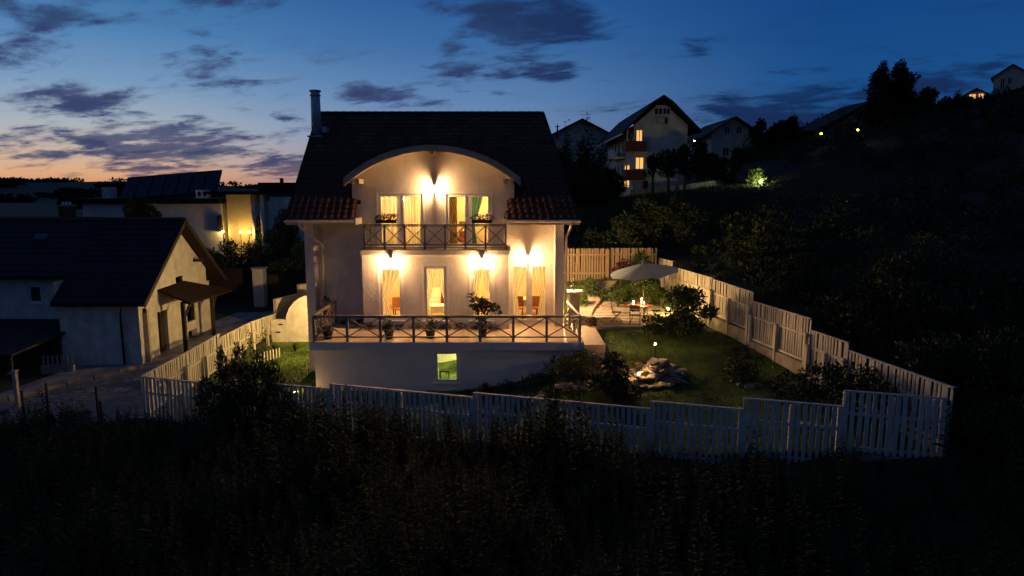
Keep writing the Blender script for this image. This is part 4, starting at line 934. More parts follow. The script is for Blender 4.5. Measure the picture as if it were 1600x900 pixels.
# table, chairs, umbrella
TX, TY, TZ = 5.55, 29.45, gz(5.55, 29.45) + .035
g = thing('garden_table', 'dark round metal table with candles under the umbrella', 'table', (TX, TY, TZ))
MB().lathe((TX, TY, TZ), [(.6, .70), (.62, .715), (.62, .735), (.02, .736)], 22).build('tabletop', wood_red, g)
for a in (.6, 2.1, 3.7, 5.3): MB().tube([(TX + .45 * math.cos(a), TY + .45 * math.sin(a), TZ), (TX + .3 * math.cos(a), TY + .3 * math.sin(a), TZ + .35), (TX + .5 * math.cos(a), TY + .5 * math.sin(a), TZ + .70)], .016, 6).build('leg', dark_metal, g)
for k, (a, b, h) in enumerate(((-.25, -.1, .12), (.12, .05, .2), (.18, -.2, .08), (-.3, -.28, .06))):
    c_ = thing('candle', ('short candle at the left of the garden table', 'tall candle in the middle of the garden table', 'candle at the right of the garden table', 'low candle at the front of the garden table')[k], 'candle', (TX + a, TY + b, TZ + .737), 'candles on the garden table')
    MB().lathe((TX + a, TY + b, TZ + .737), [(.03, 0), (.03, h)], 8).build('wax', table_cloth, c_); ball(MB(), (TX + a, TY + b, TZ + .737 + h + .035), (.017, .017, .035)).build('flame', candle_m, c_)
mb = MB(); 
for a, b in ((-.42, .1), (.42, .12), (-.1, .3)): mb.lathe((TX + a, TY + b, TZ + .737), [(.06, 0), (.13, .06), (.12, .07)], 10)
mb.build('plates', dark_pot, g)
def folding_chair(x, y, z, rz, label, cushion=False):
    g = thing('folding_chair', label, 'chair', (x, y, z), 'chairs round the garden table'); M = Matrix.Translation((x, y, z)) @ Matrix.Rotation(rz, 4, 'Z')
    for i in range(5): MB().box(-.2, .2, -.19 + i * .08, -.13 + i * .08, .44, .455, M).build('seat_slat', wood_dark, g)
    for s in (-1, 1):
        MB().tube([M @ Vector((s * .21, .26, 0)), M @ Vector((s * .21, -.18, .45))], .012, 6).build('leg', dark_metal, g)
        MB().tube([M @ Vector((s * .21, -.26, 0)), M @ Vector((s * .21, .18, .45)), M @ Vector((s * .21, .25, .88))], .012, 6).build('leg', dark_metal, g)
    for zz in (.66, .76, .85): MB().box(-.21, .21, .225, .245, zz - .03, zz + .03, M).build('back_slat', wood_dark, g)
    if cushion: MB().box(-.18, .18, -.17, .17, .457, .50, M).build('cushion', table_cloth, g)
folding_chair(4.55, 29.2, TZ, R(80), 'folding garden chair with dark slats left of the table')
folding_chair(5.25, 28.65, TZ, R(165), 'folding garden chair with a white cushion in front of the table', True)
folding_chair(6.35, 29.5, TZ, R(-85), 'folding garden chair right of the table')
folding_chair(5.9, 30.3, TZ, R(-20), 'folding garden chair behind the table')
UX, UY, UZ = 5.75, 29.75, gz(6.0, 29.75)
g = thing('garden_umbrella', 'round grey blue garden umbrella open over the patio table', 'umbrella', (UX, UY, UZ))
MB().tube([(UX + .1, UY, UZ), (UX, UY, UZ + 2.6)], .025, 8).build('pole', wood_dark, g)
MB().lathe((UX + .1, UY, UZ + .0), [(.28, .03), (.28, .1), (.06, .14)], 14).build('foot', concrete, g)
tilt = Matrix.Translation((UX, UY, UZ + 2.55)) @ Matrix.Rotation(R(-7), 4, 'Y') @ Matrix.Rotation(R(4), 4, 'X')
mb = MB()
for k in range(8):
    a0, a1 = k * math.pi / 4 + .3, (k + 1) * math.pi / 4 + .3; n = 6; P = []
    for i in range(n + 1):
        t = i / n; rr = 1.52 * t; zz = -.42 * t ** 1.05
        for j in range(5):
            s_ = j / 4; a = a0 + (a1 - a0) * s_; sag = .045 * math.sin(math.pi * s_) * t; P.append(tilt @ Vector((rr * math.cos(a) * (1 - .04 * math.sin(math.pi * s_) * t), rr * math.sin(a) * (1 - .04 * math.sin(math.pi * s_) * t), zz + sag)))
    MB().add(P, [(i * 5 + j, i * 5 + j + 1, i * 5 + 6 + j, i * 5 + 5 + j) for i in range(n) for j in range(4)]).build('canopy_panel', umb_m, g)
    MB().tube([tilt @ Vector((0, 0, -.02)), tilt @ Vector((.75 * math.cos(a0),   .75 * math.sin(a0), -.21)), tilt @ Vector((1.5 * math.cos(a0), 1.5 * math.sin(a0), -.44))], .011, 5).build('rib', dark_metal, g)
MB().tube([tilt @ Vector((0, 0, -.02)), tilt @ Vector((-.05, 0, .12)), tilt @ Vector((.12, 0, .06)), tilt @ Vector((.3, 0, -.04))], [.035, .02, .02, .01], 6).build('finial', metal_grey, g)
# lanterns: behind the table by the fence, and the little spheres in the lawn
def spike_lamp(x, y, z, h, label, r_=.04, m=small_m, group='small garden lamps'):
    g = thing('garden_lamp', label, 'lamp', (x, y, z), group); MB().tube([(x, y, z - .05), (x, y, z + h)], .012, 6).build('spike', dark_metal, g)
    MB().lathe((x, y, z + h), [(.03, -.01), (.05, 0), (.045, .01)], 8).build('collar', dark_metal, g)
    ball(MB(), (x, y, z + h + r_ + .01), (r_, r_, r_)).build('globe', m, g, True)
patio_m = emis('patio lantern glow', (1, .62, .15), 1800)
x, y = 7.05, 30.4; spike_lamp(x, y, gz(x, y), .35, 'low lantern glowing beside the fence behind the garden table', .055, patio_m)
x, y = 5.1, 23.75; spike_lamp(x, y, gz(x, y), .75, 'small glowing lamp standing just above the stone heap', .03)
x, y = 4.3, 22.5; spike_lamp(x, y, gz(x, y), .38, 'small glowing lamp at the left foot of the stone heap', .03)
x, y = -8.1, 24.6; spike_lamp(x, y, gz(x, y), .05, 'tiny white light at the edge of the left lawn', .03)
# grass
def grass(n, f, seed, h=.07):
    g_ = np.random.default_rng(seed); P = f(g_, n); x, y = P[:, 0], P[:, 1]; z = garden_z(x, y); m_ = len(x)
    a = g_.random(m_) * 6.28; hh = h * (.5 + g_.random(m_)); ln = g_.normal(size=(m_, 2)) * .03; w_ = .008
    V = np.stack([np.c_[x - np.cos(a) * w_, y - np.sin(a) * w_, z], np.c_[x + np.cos(a) * w_, y + np.sin(a) * w_, z], np.c_[x + ln[:, 0], y + ln[:, 1], z + hh]], 1).reshape(-1, 3)
    return V, np.arange(3 * m_).reshape(-1, 3)
def scat(g_, n):
    u, v = g_.random(n), g_.random(n); q = [np.array(c_) for c_ in (FL, FR, BR, BL)]
    P = ((1 - u) * (1 - v))[:, None] * q[0] + (u * (1 - v))[:, None] * q[1] + (u * v)[:, None] * q[2] + ((1 - u) * v)[:, None] * q[3]
    x, y = P[:, 0], P[:, 1]
    ok = ((x > 2.7) & (y < 28) & ((x > 3.6) | (y < 24))) | ((x < -7.6) & (y < 34)) | ((y < 22.5) & (x < 0))
    return P[ok]
V, F = grass(190000, scat, 3); link('grass', np_mesh('grass', V, F, lawn_m), None, (0, 0, 0), kind='stuff', label='short mown grass of the garden lawn', cat='grass')
# ================================================================== neighbour house at the left
dk0 = mat('skylight glass', (.10, .13, .17), .25, .1, 2)
nb = thing('house', 'dark roofed old white house at the left with a porch on its lit gable', 'house', (-20, 33, -2))
NZ = -2.6
MB().wall(-19.9, -16.4, NZ, .75, 29.5, 29.8).build('front_wall', old_plaster, nb)
MB().wall(-40, -19.9, NZ, 1.75, 30.8, 31.1, [(-22.1, -21.5, .45, 1.25)]).build('front_wall', old_plaster, nb)
MB().box(-20.1, -19.9, 29.8, 30.79, NZ, 1.0).build('side_wall', old_plaster, nb)
MB().wall(-40, -16.4, NZ, .7, 36.3, 36.6).build('rear_wall', old_plaster, nb)
def yz_wall(x0, x1, holes, zt, y0=29.81, y1=36.29):
    ys = sorted({y0, y1, 33.2, *[h[0] for h in holes], *[h[1] for h in holes]}); mb = MB()
    for a, b in zip(ys[:-1], ys[1:]):
        c_ = (a + b) / 2; hs_ = sorted([h[2:] for h in holes if h[0] < c_ < h[1]]); z = NZ
        for (p, q) in hs_ + [(None, None)]:
            if p is None: zt_a, zt_b = zt(a), zt(b)
            else: zt_a = zt_b = p
            mb.add([(x0, a, z), (x1, a, z), (x1, b, z), (x0, b, z), (x0, a, zt_a), (x1, a, zt_a), (x1, b, zt_b), (x0, b, zt_b)], [(3, 2, 1, 0), (4, 5, 6, 7), (0, 1, 5, 4), (1, 2, 6, 5), (2, 3, 7, 6), (3, 0, 4, 7)])
            if p is not None: z = q
    return mb
gzt = lambda y: .72 + .81 * (y - 29.0) - .2 if y <= 33.2 else .72 + .81 * (37.4 - y) - .2
yz_wall(-16.7, -16.4, [(31.05, 31.95, NZ, -.05), (33.0, 33.75, .35, 1.35), (33.9, 34.8, -1.1, -.3), (33.9, 34.9, NZ, -1.55)], gzt).build('gable_wall', old_plaster, nb)
MB().box(-16.62, -16.56, 31.05, 31.95, NZ, -.05).build('door', wood_dark, nb)
for (y0, y1, z0, z1) in ((33.0, 33.75, .35, 1.35), (33.9, 34.8, -1.1, -.3)):
    f = MB().box(-16.55, -16.45, y0, y1, z1 - .06, z1).box(-16.55, -16.45, y0, y1, z0, z0 + .06).box(-16.55, -16.45, y0, y0 + .06, z0 + .06, z1 - .06).box(-16.55, -16.45, y1 - .06, y1, z0 + .06, z1 - .06).build('window', wood_dark, nb)
    MB().box(-16.52, -16.51, y0 + .06, y1 - .06, z0 + .06, z1 - .06).build('pane', GLASS, f)
f = MB().box(-22.1, -21.5, 30.86, 30.94, 1.18, 1.25).box(-22.1, -21.5, 30.86, 30.94, .45, .52).box(-22.1, -22.03, 30.86, 30.94, .52, 1.18).box(-21.57, -21.5, 30.86, 30.94, .52, 1.18).build('window', white_frame, nb)
MB().box(-22.03, -21.57, 30.9, 30.91, .52, 1.18).build('pane', GLASS, f); MB().box(-22.18, -21.42, 30.74, 30.86, .38, .44).build('sill', white_frame, f)
MB().box(-22.2, -21.4, 31.2, 31.3, .2, 1.5).build('dark_room', wood_dark, f)
NR = [Vector((-40, 33.2, 4.12)), Vector((-15.85, 33.2, 4.12))]
e0, e1 = Vector((-19.9, 29.0, .72)), Vector((-15.85, 29.0, .72))
mb = MB(); mb.slab([e0, e1, NR[1], Vector((-19.9, 33.2, 4.12))], .14); mb.slab([Vector((-40, 30.25, 1.732)), Vector((-19.905, 30.25, 1.732)), Vector((-19.905, 33.2, 4.12)), NR[0]], .14)
mb.slab([NR[0] + Vector((0, .01, 0)), NR[1] + Vector((0, .01, 0)), Vector((-15.85, 37.4, .72)), Vector((-40, 37.4, .72))], .14)
nroof = mb.build('roof', deckm, nb)
tiled(nroof, e0, e1, Vector((-19.9, 33.2, 4.12)), NR[1], .3, .36, roof_black, None, 190, 'roof_tile', .026, lift=.01)
tiled(nroof, Vector((-33, 30.25, 1.732)), Vector((-19.91, 30.25, 1.732)), Vector((-33, 33.2, 4.12)), Vector((-19.91, 33.2, 4.12)), .3, .36, roof_black, None, 110, 'roof_tile', .026, lift=.01)
for i in range(44): piece('ridge_tile', rt, nroof, Vector((-16.05 - i * .4, 33.2, 4.14)))
MB().box(-19.97, -19.9, 29.4, 30.5, .3, 1.6).build('verge_board', old_plaster, nroof)
MB().beam((-15.82, 28.95, .62), (-15.82, 33.2, 4.06), .05, .2).build('verge_board', wood_dark, nroof); MB().beam((-15.82, 37.45, .62), (-15.82, 33.2, 4.06), .05, .2).build('verge_board', wood_dark, nroof)
sk = MB().beam((-22.2, 32.0, 3.20), (-22.2, 32.4, 3.52), .7, .06).build('skylight', dark_metal, nroof); MB().beam((-22.2, 32.05, 3.275), (-22.2, 32.36, 3.52), .58, .02).build('pane', dk0, sk)
bc = MB().box(-22.2, -21.65, 33.6, 34.1, 3.4, 4.75).build('brick_chimney', mat('dark red brick', (.16, .05, .03), .9, .25, 8, .5, 20), nb)
MB().box(-22.25, -21.6, 33.55, 34.15, 4.75, 4.83).build('chimney_cap', concrete, bc)
for k in range(3): MB().lathe((-22.1 + k * .17, 33.85, 4.83), [(.06, 0), (.05, .14), (.04, .14)], 8).build('chimney_pot', white_frame, bc)
MB().box(-15.95, -15.85, 29.05, 29.15, .3, .5).box(-16.39, -15.9, 34.9, 35.05, 1.9, 2.05).build('rafter_end', wood_dark, nb)
MB().tube([(-16.75, 28.92, .6), (-17.0, 29.2, .3), (-17.15, 29.4, -.2), (-17.15, 29.42, -2.1)], .05, 7).build('downspout', dark_metal, nb, True)
# porch
ph_ = [Vector((-16.41, 31.2, 1.0)), Vector((-16.41, 33.8, 1.08)), Vector((-14.85, 35.9, .3)), Vector((-14.95, 31.3, .38))]
pr = MB().slab([ph_[0], ph_[3], ph_[2], ph_[1]], .08).build('porch_roof', deckm, nb)
for k in range(5):
    y = 31.5 + k * 1.0; MB().beam((-16.4, min(y, 33.7), .88), (-14.9, y, .24), .06, .1).build('porch_rafter', wood_dark, pr)
MB().beam((-15.35, 31.3, .32), (-15.3, 35.9, .28), .13, .15).build('porch_beam', wood_dark, pr)
for x, y in ((-15.4, 31.5), (-15.55, 34.9)):
    MB().box(x - .08, x + .08, y - .08, y + .08, NZ, .3).build('porch_post', wood_dark, nb)
    MB().beam((x, y, -.5), (x, y + .7, .2), .08, .08).build('porch_brace', wood_dark, nb)
MB().box(-16.39, -16.2, 29.82, 29.98, NZ, .3).build('porch_post', tan_board, nb)
# lean-to in front
ls_ = thing('lean_to', 'low dark lean to roof on posts against the old white house', 'shed', (-21, 29, -2.4))
MB().slab([(-36, 27.4, -1.12), (-20.6, 27.4, -1.12), (-19.1, 30.78, -.3), (-36, 30.78, -.25)], .1).build('roof', roof_black, ls_)
for x, y in ((-20.9, 27.7), (-24, 27.7), (-20.1, 29.4)): MB().box(x - .07, x + .07, y - .07, y + .07, -2.7, -1.0).build('post', wood_dark, ls_)
MB().box(-36, -20.9, 30.0, 30.3, -2.7, -.9).build('back_board', wood_dark, ls_)
pw_ = thing('low_wall', 'low pale wall with pickets beside the lean to shed', 'wall', (-19.6, 28.4, -2.4)); MB().box(-20.3, -18.9, 28.6, 28.75, -2.6, -1.9).build('wall_base', concrete, pw_)
for i in range(7): piece('picket', unit_picket('picket', .09, .02, concrete), pw_, (-20.2 + i * .2, 28.66, -1.9), (0, 0, 0), (1, 1, .42))
def post(x, y, h, w_, label, m, group=None, arm=False):
    z = oz(x, y); g = thing('wooden_post', label, 'post', (x, y, z), group); MB().box(x - w_ / 2, x + w_ / 2, y - w_ / 2, y + w_ / 2, z - .2, z + h).build('shaft', m, g)
    MB().box(x - w_ * .7, x + w_ * .7, y - w_ * .7, y + w_ * .7, z + h, z + h + .03).build('cap', m, g)
    if arm: MB().box(x - .25, x + .1, y - .03, y + .03, z + h - .12, z + h - .06).build('arm', m, g)
post(-18.3, 24.4, 1.45, .13, 'pale wooden post with a short arm left of the paved yard', tan_board, arm=True)
for k, (px, py, Y) in enumerate(((34, 612, 22.6), (72, 600, 22.4), (150, 606, 21.6), (157, 628, 20.8), (330, 560, 26))):
    if k == 4: continue
    p = at(px, py, Y); post(p.x, p.y, p.z - oz(p.x, p.y), .06, ('leftmost thin dark stake at the edge of the paved yard', 'second thin dark stake from the left, beside the pale post', 'third thin dark stake, in the middle of the yard edge', 'shorter rightmost thin dark stake at the yard edge')[k], dark_metal, 'thin dark stakes')
# gate pillar, dark boundary wall
gp = thing('gate_pillar', 'pale square gate pillar behind the yard with a bush glowing above it', 'pillar', (-15.6, 42, -1.6))
MB().box(-15.95, -15.3, 41.6, 42.2, -1.9, .72).build('shaft', old_plaster, gp); MB().box(-16.02, -15.23, 41.53, 42.27, .72, .82).build('cap', concrete, gp)
dw = thing('board_fence', 'dark board fence closing the yard behind the gate pillar', 'fence', (-18.5, 43, -1.6))
for i in range(30):
    x = -21.5 + i * .19; piece('board', unit_picket('board', .17, .03, wood_dark), dw, (x, 43.2 + .02 * (i % 2), -1.9), (0, 0, 0), (1, 1, 2.5))
dg = thing('gate', 'dark panel gate right of the pale gate pillar', 'gate', (-13.8, 42, -1.6))
for i in range(15): piece('board', unit_picket('board', .17, .03, wood_dark), dg, (-15.1 + i * .19, 42.0, -1.75), (0, 0, 0), (1, 1, 2.1))
MB().box(-15.15, -12.3, 42.04, 42.09, -.1, .0).build('frame_rail', dark_metal, dg); MB().box(-15.15, -12.3, 42.04, 42.09, -1.3, -1.2).build('frame_rail', dark_metal, dg)
sg = thing('house_number_box', 'small white letter box beside the dark gate', 'letter box', (-12.9, 41.6, -.6)); MB().box(-13.05, -12.75, 41.5, 41.6, -.55, -.15).build('box', white_frame, sg); MB().box(-12.95, -12.85, 41.52, 41.58, -1.8, -.55).build('stand', dark_metal, sg)

# ================================================================== villa behind
vl = thing('villa', 'low white villa with solar panels and glowing lamps behind the old house', 'house', (-29, 64, -1))
MB().wall(-37.5, -25.4, -1.8, 4.3, 60, 60.3).build('front_wall', mat('villa wall', (.62, .6, .6), .9, .05, 2, .2, 20), vl)
MB().box(-37.5, -37.2, 60.3, 72, -1.8, 4.3).box(-25.7, -25.4, 60.3, 72, -1.8, 4.3).build('side_wall', old_plaster, vl)
MB().box(-38.6, -25.35, 59.4, 72, 4.34, 4.75).build('flat_roof', deckm, vl)
MB().box(-26.2, -21.4, 58.7, 66, 5.12, 5.38).build('entrance_roof', deckm, vl)
MB().box(-24.9, -22.7, 60.0, 64, -1.8, 5.1).build('entrance_tower', mat('lamplit villa wall', (.62, .50, .28), .9, .05, 2), vl)  # the yellow of the entrance lamps' light is put into this wall's colour
for x in (-22.45, -21.7): MB().tube([(x, 59.6, -1.8), (x, 59.6, 5.12)], .17, 10).build('column', old_plaster, vl, True)
MB().box(-25.7, -25.35, 59.7, 60, 1.9, 3.3).build('balcony_end', dark_metal, vl)
so = MB().slab([at(186, 314, 60.5), at(338, 302, 60.5), at(347, 265, 63.5), at(200, 277, 63.5)], .2).build('solar_rack', dark_metal, vl)
pan = mat('solar panel glass', (.014, .017, .035), .35, .2, 3, spec=.3)
q = [at(187, 312, 60.45), at(337, 300, 60.45), at(346, 266, 63.4), at(201, 278, 63.4)]
for i in range(7):
    for j in range(2):
        u0, u1, v0, v1 = i / 7 + .006, (i + 1) / 7 - .006, j / 2 + .01, (j + 1) / 2 - .01
        f_ = lambda u, v: (q[0] * (1 - u) * (1 - v) + q[1] * u * (1 - v) + q[2] * u * v + q[3] * (1 - u) * v) + Vector((0, -.06, .06))
        MB().slab([f_(u0, v0), f_(u1, v0), f_(u1, v1), f_(u0, v1)], .04).build('solar_panel', pan, so)
MB().box(-36.9, -36.1, 62, 63, 4.75, 5.75).build('vent_box', old_plaster, vl)
MB().box(-27.3, -26.2, 59.45, 59.9, 4.8, 5.5).build('dormer_window', white_frame, vl); MB().box(-27.1, -26.85, 59.42, 59.448, 4.95, 5.35).box(-26.65, -26.4, 59.42, 59.448, 4.95, 5.35).build('pane', dark_metal, vl)
vlm = emis('villa lamp glow', (1, .62, .16), 520)
for k, (x, y) in enumerate(((-25.2, 59.6), (-23.5, 59.2), (-22.7, 59.0))):
    g = thing('villa_lamp', ('left glowing wall lamp of the villa', 'middle glowing lamp of the villa entrance', 'right glowing lamp of the villa entrance')[k], 'lamp', (x, y, 1.85), 'lamps at the villa'); MB().tube([(x, y, -1.8), (x, y, 1.75)], .03, 6).build('pole', dark_metal, g)
    ball(MB(), (x, y, 1.88), (.065, .065, .065)).build('globe', vlm, g, True)
wb = thing('white_building', 'low white building with a dark rooftop box far behind the villa', 'building', (-32, 90, 0))
MB().box(-36.5, -28, 90, 98, -2, 4.5).build('wall', old_plaster, wb); MB().box(-36.3, -30.7, 93, 97, 4.5, 5.6).build('upper_storey', mat('far grey wall', (.3, .3, .32), .9), wb)
MB().box(-33.5, -28.4, 91, 97, 5.0, 6.4).build('roof_box', deckm, wb); MB().tube([(-31, 93, 6.3), (-31, 93, 7.0)], .25, 6).build('vent', deckm, wb)

# ================================================================== houses on the hill
apw = mat('apartment wall', (.62, .58, .52), .92, .12, 1.2, .2, 16)
apr = mat('far dark roof', (.022, .018, .02), .8, .2, 1, .3, 6)
red_p = mat('red balcony panel', (.20, .045, .03), .7, .2, 3)
ap = thing('apartment_house', 'tall white apartment house on the hill with red balconies and lit windows', 'building', (15, 75, 5))
X0, X1, Yf, Yb = 12.25, 17.6, 70.0, 91.0
def apex_prof(s): return 14.25 - abs(s - 14.92) * .86
holes = [(14.25, 15.0, 12.95, 13.55), (15.1, 15.75, 12.95, 13.55), (16.1, 17.0, 9.0, 9.6), (12.45, 13.1, 10.2, 11.4), (12.45, 13.3, 7.55, 8.7)]
mb = MB().wall(X0, X1, 4.2, 11.9, Yf, Yf + .3, [h for h in holes if h[3] < 11.9])
mb.prism([(X0, 11.9), (14.25, 11.9), (14.25, 13.62), (X0, 11.95)][::1], Yf, Yf + .3); mb.prism([(15.75, 11.9), (X1, 11.9), (X1, 11.95), (15.75, 13.5)], Yf, Yf + .3)
mb.prism([(14.25, 11.9), (15.75, 11.9), (15.75, 12.95), (14.25, 12.95)], Yf, Yf + .3); mb.prism([(14.25, 13.55), (15.75, 13.55), (15.4, 13.85), (14.45, 13.85)], Yf, Yf + .3); mb.box(15.0, 15.1, Yf, Yf + .3, 12.95, 13.55)
mb.build('gable_wall', apw, ap)
mb = MB(); mb.box(X1 - .3, X1, Yf + .3, Yb, 4.2, 11.9)
ys = list(np.arange(71.2, 90, 2.6))
side_h = []
for i, y in enumerate(ys):
    side_h += [(y, y + 1.0, 9.1 if i in (1, 3) else 9.9, 11.2), (y, y + 1.0, 6.9, 8.2)] if i != 0 else [(y, y + .9, 9.9, 11.2)]
for a, b in zip([Yf + .3] + [h[1] for h in side_h if h[3] == 11.2], [h[0] for h in side_h if h[3] == 11.2] + [Yb]): mb.box(X0, X0 + .3, a, b, 4.2, 11.9)
for h in [h for h in side_h if h[3] == 11.2]: mb.box(X0 + .002, X0 + .298, h[0], h[1], 11.2, 11.9); mb.box(X0 + .002, X0 + .298, h[0], h[1], 8.2, h[2]); mb.box(X0 + .002, X0 + .298, h[0], h[1], 4.2, 6.9)
mb.build('side_wall', apw, ap)
dk = mat('dark window recess', (.02, .022, .03), .3, .1, 2, spec=.4)
def far_window(parent, x0, x1, z0, z1, y, lit=False, m=None):
    w_ = MB().box(x0 - .06, x1 + .06, y - .03, y + .02, z1, z1 + .07).box(x0 - .06, x1 + .06, y - .05, y + .02, z0 - .07, z0).box(x0 - .06, x0, y - .03, y + .02, z0, z1).box(x1, x1 + .06, y - .03, y + .02, z0, z1).box((x0 + x1) / 2 - .03, (x0 + x1) / 2 + .03, y - .02, y + .03, z0, z1).build('window', white_frame if not m else m, parent)
    MB().box(x0, x1, y + .12, y + .14, z0, z1).build('pane', far_m if lit else dk, w_)
far_window(ap, 14.25, 15.0, 12.95, 13.55, Yf); far_window(ap, 15.1, 15.75, 12.95, 13.55, Yf); far_window(ap, 16.1, 17.0, 9.0, 9.6, Yf)
far_window(ap, 12.5, 13.05, 10.25, 11.4, Yf, True); far_window(ap, 12.5, 13.25, 7.6, 8.7, Yf, True)
MB().box(14.6, 15.6, Yf - .35, Yf - .02, 12.1, 12.5).build('air_conditioner', apw, ap); MB().box(15.2, 15.5, Yf - .37, Yf - .351, 12.0, 12.6).build('fan_grille', dk, ap)
for (y, z0, z1, lit) in [(h[0], h[2], h[3], False) for h in side_h]:
    w_ = MB().box(X0 - .03, X0 + .04, y - .06, y, z0, z1).box(X0 - .03, X0 + .04, y + 1.0, y + 1.06, z0, z1).box(X0 - .03, X0 + .04, y - .06, y + 1.06, z1, z1 + .06).build('window', white_frame, ap); MB().box(X0 + .1, X0 + .12, y, y + 1.0, z0, z1).build('pane', far_m if (y < 75 and z0 < 7 and y > 73) else dk, w_)
for z in (9.35, 6.55):
    b = MB().box(X0 - .9, 13.3, Yf - .9, Yf - .02, z - .12, z).build('balcony', apw, ap)
    MB().box(X0 - .9, 13.3, Yf - .94, Yf - .90, z - .1, z + .95).box(X0 - .94, X0 - .9, Yf - .94, Yf + 1.2, z - .1, z + .95).box(13.3, 13.34, Yf - .9, Yf - .02, z - .1, z + .95).build('balcony_panel', red_p, b)
    MB().box(X0 - .9, X0 - .01, Yf - .02, Yf + 1.2, z - .12, z).build('balcony_slab', apw, b)
MB().box(X0 - .87, X0 - .75, Yf - .86, Yf - .74, 4.2, 11.5).build('corner_post', apw, ap)
MB().box(X0 - 1.4, X0 - .01, 74, 82, 8.85, 9.0).build('long_balcony', apw, ap); MB().box(X0 - 1.44, X0 - 1.4, 74, 82, 8.9, 9.8).build('long_balcony_panel', apw, ap)
MB().box(X0 - .06, X0 - .01, 72.3, 74.8, 5.8, 8.0).build('lit_side_door', far_m, ap)
MB().box(12.5, 13.1, Yf - .04, Yf - .01, 4.4, 6.1).build('entrance_door', white_frame, ap); MB().box(13.3, 13.75, Yf - .04, Yf - .01, 5.0, 6.4).build('lower_window', dk, ap)
rm_ = MB(); yo, yk = Yf - 1.0, Yb + .5
rp_ = [(10.9, 11.15), (14.0, 14.15), (14.92, 14.75), (15.84, 14.15), (18.75, 11.35)]
vs = [(x, yo if 0 < i < 4 else yo, z) for i, (x, z) in enumerate(rp_)] + [(x, yk, z) for x, z in rp_] + [(x, yo, z - .22) for x, z in rp_] + [(x, yk, z - .22) for x, z in rp_]
fs = [(i, i + 1, 6 + i, 5 + i) for i in range(4)] + [(10 + i, 15 + i, 16 + i, 11 + i) for i in range(4)] + [(i, 10 + i, 11 + i, i + 1) for i in range(4)] + [(0, 5, 15, 10), (4, 14, 19, 9)]
rm_.add(vs, fs).build('roof', apr, ap)
MB().box(10.85, 10.95, yo, yk, 10.9, 11.05).build('gutter', cream, ap)
def simple_house(label, x0, x1, yf, yb, zb, ze, za, wins=(), over=.6, wm=None, px_=None, cat='house', lit=(), rmat=None, rz=0):
    g = thing('house', label, cat, ((x0 + x1) / 2, (yf + yb) / 2, zb)); xm = (x0 + x1) / 2
    mb = MB(); mb.prism([(x0, zb), (x1, zb), (x1, ze), (xm, za), (x0, ze)], yf, yb); mb.build('wall', wm or apw, g)
    s = (za - ze) / (xm - x0); k = over; T = .18
    for sgn, e_ in ((-1, x0), (1, x1)):
        MB().slab([(xm, yf - k, za + .2), (e_ + sgn * k, yf - k, ze - s * k + .2), (e_ + sgn * k, yb + k, ze - s * k + .2), (xm, yb + k, za + .2)][::sgn], T).build('roof_slope', rmat or apr, g)
    g.rotation_euler.z = rz
    for (a, b, c_, d) in wins: far_window(g, a, b, c_, d, yf - .16, (a, b, c_, d) in lit)
    return g
a = at(1112, 206, 95); b = at(1178, 206, 95); c_ = at(1150, 185, 95)
simple_house('white gabled house with four small windows right of the apartment house', a.x, b.x, 95, 108, 7.5, a.z, c_.z, [(a.x + 1.7, a.x + 2.4, a.z - .2, a.z + .7), (a.x + 3.3, a.x + 4.0, a.z - .2, a.z + .7), (a.x + 1.6, a.x + 2.4, a.z - 3.2, a.z - 2.1), (a.x + 3.3, a.x + 4.3, a.z - 3.2, a.z - 2.1)], 1.2, rmat=mat('far red roof', (.07, .028, .02), .8, .2, 1))
a = at(862, 212, 96); b = at(955, 212, 96); c_ = at(907, 188, 96)
simple_house('dark hipped house hidden behind the conifers left of the apartment house', a.x, b.x, 96, 106, 6, a.z, c_.z, (), 1.0)
g = thing('roof_antenna', 'thin pole above the house behind the conifers', 'pole', (6.2, 95.9, 12)); a = at(871, 195, 95.5); MB().tube([(a.x, 95.5, a.z - 2), (a.x, 95.5, a.z)], .1, 6).build('mast', dark_metal, g); MB().box(a.x - .3, a.x + .3, 95.45, 95.55, a.z - .3, a.z - .2).build('cross_bar', dark_metal, g)
# long house on the right slope
g = thing('house', 'long dark roofed white house half hidden by the tall pine on the slope', 'house', (52, 95, 11))
a, b, c_ = at(1280, 199, 95), at(1400, 199, 95), at(1362, 156, 95)
MB().prism([(a.x + .8, 11), (b.x, 11), (b.x, c_.z), (c_.x, c_.z - .3), (a.x + .8, a.z - .6)], 95, 103).build('wall', apw, g)
MB().slab([(a.x - .8, 93.8, a.z - .3), (c_.x, 93.8, c_.z), (c_.x, 104, c_.z), (a.x - .8, 104, a.z - .3)], .25).build('roof', apr, g)
MB().slab([(c_.x, 93.8, c_.z), (b.x + 4, 93.8, c_.z - 4), (b.x + 4, 104, c_.z - 4), (c_.x, 104, c_.z)], .25).build('roof', apr, g)
far_window(g, a.x + 3.4, a.x + 4.6, a.z - .8, a.z + .5, 94.84)
